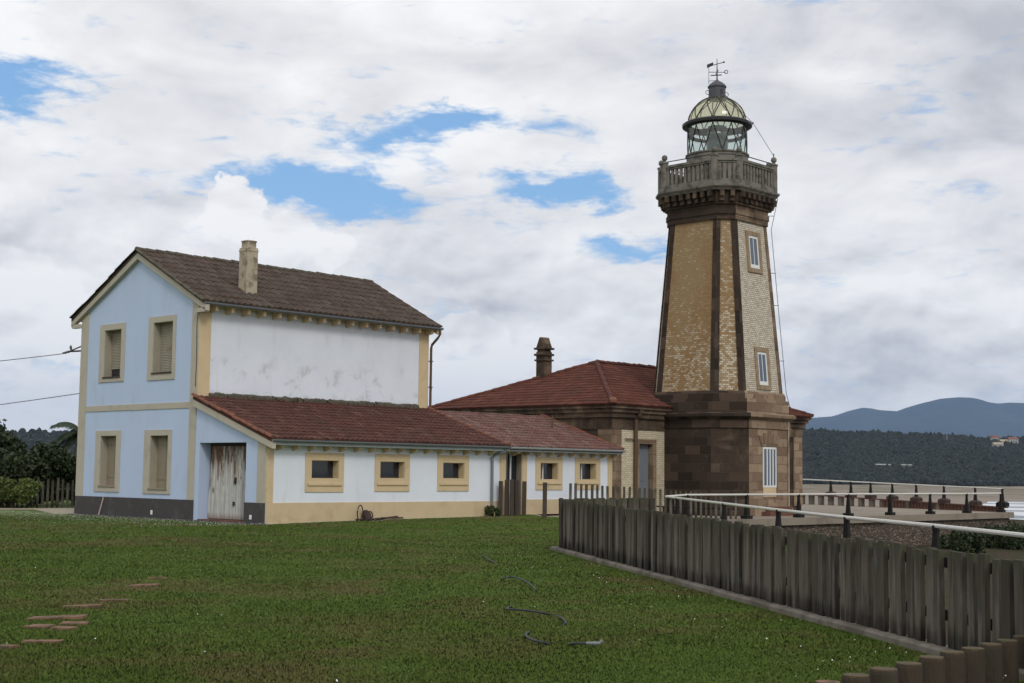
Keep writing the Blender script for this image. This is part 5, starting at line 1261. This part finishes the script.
def shrub(name, loc, hgt, rad, n, mat, label, cat, group=None, size=.09, nc=12, trunk=True):
    t = thing(name, loc, label, cat, group); x, y, z = loc; cs, rs = [], []
    for i in range(nc):
        a = random.uniform(0, 2 * math.pi); r_ = rad * math.sqrt(random.random()) * .75; zz = z + hgt * random.uniform(.25, .85)
        cs.append((x + r_ * math.cos(a), y + r_ * math.sin(a), zz)); rs.append(rad * random.uniform(.28, .5))
    leaves('crown', mat, cs, rs, n, size, t)
    b = MB()
    for c_ in cs[:6]: b.tube([(x, y, z - .1), ((x + c_[0]) / 2 + .05, (y + c_[1]) / 2, z + (c_[2] - z) * .4), c_], [.05 * rad + .01, .03 * rad + .008, .01], 5)
    b.build('stems' if hgt < 1.5 else 'trunk', 'bark', t)
    return t
# trees at the far left
TL = [(-.352, 62, 3.3, 1.5, 'tallest dark bushy tree at the left edge, above the clipped hedge'), (-.378, 64, 3.9, 1.8, 'dark bushy tree beyond the left edge of the view'), (-.331, 63, 2.75, 1.25, 'dark rounded tree between the tall left one and the house'), (-.316, 64, 2.0, 1.1, 'low dark bush behind the pale stake fence, left half'), (-.300, 65, 1.9, 1.1, 'low dark bush behind the pale stake fence, beside the house corner'), (-.345, 60, 2.3, 1.2, 'dense dark shrub just behind the clipped hedge'), (-.285, 68, 2.1, 1.3, 'dark bush under the palm fronds behind the house')]
for k, (r_, d, hh, rad, lb) in enumerate(TL):
    p = vw(r_ * d, d); z = float(ground_z(p[0], p[1])); shrub('bushy_tree', (p[0], p[1], z), hh - z * .9, rad, 7000, 'dark_leaf', lb, 'tree', 'dark trees left of the house', .12, 16)
# palm behind the house
p = vw(-.2985 * 66, 66); palm = thing('palm_tree', (p[0], p[1], -.1), 'palm with drooping feathery fronds showing from behind the left wall of the house', 'tree')
b = MB(); b.tube([(p[0], p[1], -.3), (p[0], p[1], 1.6), (p[0], p[1], 3.3)], [.2, .17, .16], 9); b.build('trunk', 'palm_trunk', palm)
for k in range(26):
    a = 2 * math.pi * k / 26 * 2.4 + random.uniform(-.2, .2); el = random.uniform(-.5, .95); L = random.uniform(1.3, 1.75); base = Vector((p[0], p[1], 3.35)); out = Vector((math.cos(a), math.sin(a), 0)); mid = []
    for t in np.linspace(0, 1, 9): mid.append(base + out * L * t * math.cos(el * (1 - .3 * t)) + Vector((0, 0, L * (math.sin(el) * t - .55 * t * t))))
    f = MB(); f.tube(mid, [.022 - .002 * i for i in range(9)], 4); sd = out.cross(Vector((0, 0, 1)))
    for i in range(1, 9):
        for q in (0, .33, .66):
            c_ = mid[i - 1].lerp(mid[i], q)
            for sgn in (-1, 1):
                ll = .38 * (1 - abs(i / 9 - .4)); tip = c_ + sd * sgn * ll + out * ll * .55 - Vector((0, 0, .16 + .1 * random.random())); f.add([c_ - out * .05, c_ + out * .05, tip], [(0, 1, 2)])
    f.fa['tone'] = {i: random.random() for i in range(len(f.f))}; f.build('frond', 'palm_leaf', palm)
# clipped hedge
hd = thing('clipped_hedge', vw(-.345 * 58, 58), 'low clipped yellow-green hedge at the left edge of the lawn', 'hedge')
cs = []; rs = []
for k in range(110):
    aa = random.uniform(-.40, -.3345) * 58; dd2 = 58 + random.uniform(0, 1.5); zz = random.uniform(.35, 1.08); q = vw(aa, dd2, zz); cs.append(q); rs.append(random.uniform(.18, .3))
leaves('foliage', 'hedge_leaf', cs, rs, 16000, .06, hd, .8, .35, .5)
b = MB()
for k in range(12): q = vw(random.uniform(-.40, -.335) * 58, 58.6, 0); b.tube([(q[0], q[1], -.2), (q[0], q[1], .6)], .03, 5)
b.build('stems', 'bark', hd)
# pale stake fence behind
sf = thing('stake_fence', vw(-.3 * 61, 61), 'row of thin pale stakes before the dark bushes, left of the house', 'fence')
b = MB(); A_, B_ = Vector(vw(-.40 * 61, 61.5, 0)), Vector(vw(-.28 * 60, 60.0, 0)); paling_fence(b, A_, B_, 34, .09, .05, lambda f: 1.15, lambda f: -.05, .12, 0, .2); b.build('stakes', 'weathered_paling', sf)
b = MB(); b.tube([A_ + Vector((0, .1, .9)), B_ + Vector((0, .1, .9))], .03, 6); b.tube([A_ + Vector((0, .1, .35)), B_ + Vector((0, .1, .35))], .03, 6); b.build('rail', 'weathered_paling', sf)
b = MB()
for f in np.linspace(.48, .97, 9):
    q = A_.lerp(B_, f) + Vector((-.1, -.25, 0)); b.lathe(q.x, q.y, [(.10, -.05), (.11, .42), (.07, .46)], 8)
# bank plants below the terrace
for k, (px, py, z, hh, rad, lb) in enumerate([(905, 545, -1.35, .8, .7, 'dark green clump at the foot of the terrace wall, left of two'), (968, 552, -1.3, 1.0, .9, 'dark green clump at the foot of the terrace wall, under its right part'), (998, 543, -1.2, .75, 1.2, 'large dark shrub filling the bank at the right end of the terrace wall'), (1024, 541, -1.3, .45, 1.1, 'yellow-green bushy bank beyond the right end of the terrace'), (1050, 545, -1.3, .6, 1.6, 'green bushy bank past the right side of the view'), (870, 541, -1.2, .5, .5, 'small weed clump at the foot of the rubble wall, leftmost'), (945, 548, -1.35, .6, .5, 'small weed clump at the foot of the rubble wall, between larger ones'), (1012, 548, -1.4, .9, 1.2, 'dark low shrub below the right end of the terrace')]):
    p = ra_pt(px, py, z); z = float(ground_z(p.x, p.y)); shrub('bank_shrub', (p.x, p.y, z - .1), hh, rad, 3500, 'bank_leaf' if k in (3, 4) else 'dark_leaf', lb, 'shrub', 'plants on the bank below the terrace', .07, 12)
t = shrub('weed_clump', (9.85, -.35, .1), .35, .32, 900, 'bank_leaf', 'small green weed at the foot of the downpipe on the white wall', 'plant', None, .05, 6)

# lawn: blades as one body of grass
def lawn():
    n = 520000; d = 10.2 * (50 / 10.2) ** (rng.random(n) ** 1.12); a = rng.uniform(-.40, .36, n) * d
    x = CAM.x + RH.x * a + DH.x * d; y = CAM.y + RH.y * a + DH.y * d
    fx, fy = float(fd.x), float(fd.y); s = (x - FA.x) * float(fn.x) + (y - FA.y) * float(fn.y)     # >0 on the lawn side of the fence
    al = (x - FA.x) * fx + (y - FA.y) * fy
    k = ((s > .2) | (al < -.2)) & ~((x > -.5) & (y > -.12)) & ~((x > 9.6) & (y > -6) & (x > 10.6 + (y + 2) * -.1)) & ~((s < .2) & (x > 11))
    x, y, d = x[k], y[k], d[k]; n = len(x); z = ground_z(x, y)
    tuft = fbm(x * 1.3, y * 1.3, 4, 31); tall = fbm(x * .25, y * .25, 3, 44)
    h = (.006 + .022 * tuft * rng.uniform(.5, 1.25, n) + .010 * tall); w_ = .0035 + .00045 * d
    th = rng.uniform(0, 2 * math.pi, n); lean = rng.normal(0, .55, (n, 2)) * h[:, None]
    dx = np.cos(th) * w_; dy = np.sin(th) * w_
    B0 = np.stack([x - dx, y - dy, z - .01], -1); B1 = np.stack([x + dx, y + dy, z - .01], -1); T_ = np.stack([x + lean[:, 0], y + lean[:, 1], z + h], -1)
    V = np.stack([B0, B1, T_], 1).reshape(-1, 3); F = np.arange(3 * n).reshape(n, 3)
    tag(np_obj('grass', V, F, 'grass_blade', rng.random(n)), 'short green mown grass of the lawn', 'grass', kind='stuff')
lawn()
def daisies():
    P = []
    for _ in range(2600):                        # thick along the house, thin elsewhere
        x, y = -1.0 - abs(random.gauss(0, 2.0)), random.uniform(-2, 15); P.append((x, y))
    for _ in range(350): x = random.uniform(-1, 9); P.append((x, -.5 - abs(random.gauss(0, .8))))
    for _ in range(30):
        d = 11 + 30 * random.random(); a = random.uniform(-.36, .33) * d; q = vw(a, d); P.append((q[0], q[1]))
    for _ in range(80):
        f = random.random(); q = FA + (FB - FA) * f + fn * (.4 + abs(random.gauss(0, 1.3))); P.append((q.x, q.y))
    P = np.array(P); s = (P[:, 0] - FA.x) * float(fn.x) + (P[:, 1] - FA.y) * float(fn.y); al = (P[:, 0] - FA.x) * float(fd.x) + (P[:, 1] - FA.y) * float(fd.y)
    k = ((s > .3) | (al < -.3)) & ~((P[:, 0] > -.45) & (P[:, 1] > -.2)) & ~(P[:, 0] > 9.6); P = P[k]; n = len(P)
    z = ground_z(P[:, 0], P[:, 1]) + rng.uniform(.05, .08, n); r_ = rng.uniform(.005, .009, n)
    ang = np.arange(5) * 2 * math.pi / 5; tl = rng.normal(0, .35, (n, 2))
    cx = np.cos(ang)[None] * r_[:, None]; cy = np.sin(ang)[None] * r_[:, None]
    V = np.stack([P[:, :1] + cx, P[:, 1:] + cy, z[:, None] + cx * tl[:, :1] + cy * tl[:, 1:]], -1)
    top = np.concatenate([V, (V.mean(1, keepdims=True) + np.array([0, 0, .006]))], 1).reshape(-1, 3)
    base = np.arange(n)[:, None, None] * 6; F = (base + np.array([[i, (i + 1) % 5, 5] for i in range(5)])[None]).reshape(-1, 3)
    tag(np_obj('clover_flowers', top, F, 'white_plastic'), 'tiny white clover flowers scattered in the lawn', 'flowers', kind='stuff')
daisies()

# ------------------------------------------------------------------ far across the bay: a few houses, sheds and a mast
def hill_z(arr, A, D):
    a, d, z = arr; k = np.argmin((a - A) ** 2 + (d - D) ** 2); return z.ravel()[k]
VL = ['leftmost small house on the far wooded ridge, pale with brown roof', 'low white house on the far ridge, next to the red-roofed one', 'white house with the brightest red roof on the far ridge', 'small pale house lowest on the far ridge slope']
for k, (px, D, wd, hh) in enumerate([(995, 2170, 11, 6), (1003.5, 2110, 10, 5.5), (1013, 2140, 14, 7), (998, 2040, 13, 4.5)]):
    A = (px - 512) / 1436.3 * D; z = hill_z(HR, A, D) + 3; x, y, _ = vw(A, D); t = thing('village_house', (x, y, z), VL[k], 'house', 'houses on the far ridge')
    ux, uy = RH * (wd / 2), DH * 5; c_ = Vector((x, y, z)); b = MB(); b.obox(c_ + Vector((0, 0, hh / 2)), ux, uy, (0, 0, hh / 2)); b.build('wall', 'village_wall', t)
    b = MB(); b.loft([[c_ + ux * s * 1.08 + q for q in (-uy * 1.15 + Vector((0, 0, hh)), uy * 1.15 + Vector((0, 0, hh)), Vector((0, 0, hh + 3)))] for s in (-1, 1)]); b.build('roof', 'village_roof' if k in (0, 2) else 'chimney_plaster', t)
    for s in (-.5, 0, .5): b = MB(); b.obox(c_ + ux * s - uy * 1.01 + Vector((0, 0, hh * .5)), ux * .1, uy * .02, (0, 0, hh * .15)); b.build('window', 'window_glass', t)
for k, (px, py, wd) in enumerate([(880, 467.3, 18), (903, 468.3, 13)]):
    D = 1790; A = (px - 512) / 1436.3 * D; 
    for D in range(1620, 2150, 10):
        A = (px - 512) / 1436.3 * D; z = hill_z(HR, A, D)
        if (474.1 + .0116 * (px - 512)) - (z + 2 - 1.65) / D * 1436.3 < py: break
    x, y, _ = vw(A, D - 14); z += 3
    t = thing('long_shed', (x, y, z), ['longer white shed low on the wooded slope across the bay', 'shorter white shed low on the wooded slope across the bay'][k], 'shed', 'white sheds across the bay')
    b = MB(); b.obox(Vector((x, y, z)), RH * (wd / 2), DH * 6, (0, 0, 1.2)); b.build('wall', 'concrete', t)
    b = MB(); b.loft([[Vector((x, y, z)) + RH * (wd / 2 * s) + q for q in (-DH * 6.5 + Vector((0, 0, 1.2)), DH * 6.5 + Vector((0, 0, 1.2)), Vector((0, 0, 2.2)))] for s in (-1, 1)]); b.build('roof', 'gutter_pale', t)
D = 2130; A = (947.5 - 512) / 1436.3 * D; z = hill_z(HR, A, D); x, y, _ = vw(A, D); b = MB(); b.tube([(x, y, z - 15), (x, y, z + 14)], [.6, .35], 6); b.build('mast', 'gutter_pale'); o_ = bpy.data.objects['mast']; o_.name = 'radio_mast'; tag(o_, 'thin pale radio mast rising from the far wooded ridge', 'mast')

# ------------------------------------------------------------------ the air
hz = MB(); p0 = [vw(-15000, -300, -18), vw(15000, -300, -18), vw(15000, 26000, -18), vw(-15000, 26000, -18)]
hz.prism(p0, (0, 0, 1240)); m = bpy.data.materials.new('haze_air'); m.use_nodes = True; t = NT(m.node_tree); MATS['haze_air'] = m
vp = t.n('ShaderNodeVolumePrincipled', {'Color': (.42, .63, 1.0, 1), 'Density': 3.0e-5, 'Anisotropy': 0.0}); t.t.links.new(vp.outputs[0], t.n('ShaderNodeOutputMaterial').inputs['Volume'])
tag(hz.build('haze', 'haze_air'), 'thin blue sea air', 'haze', kind='stuff')
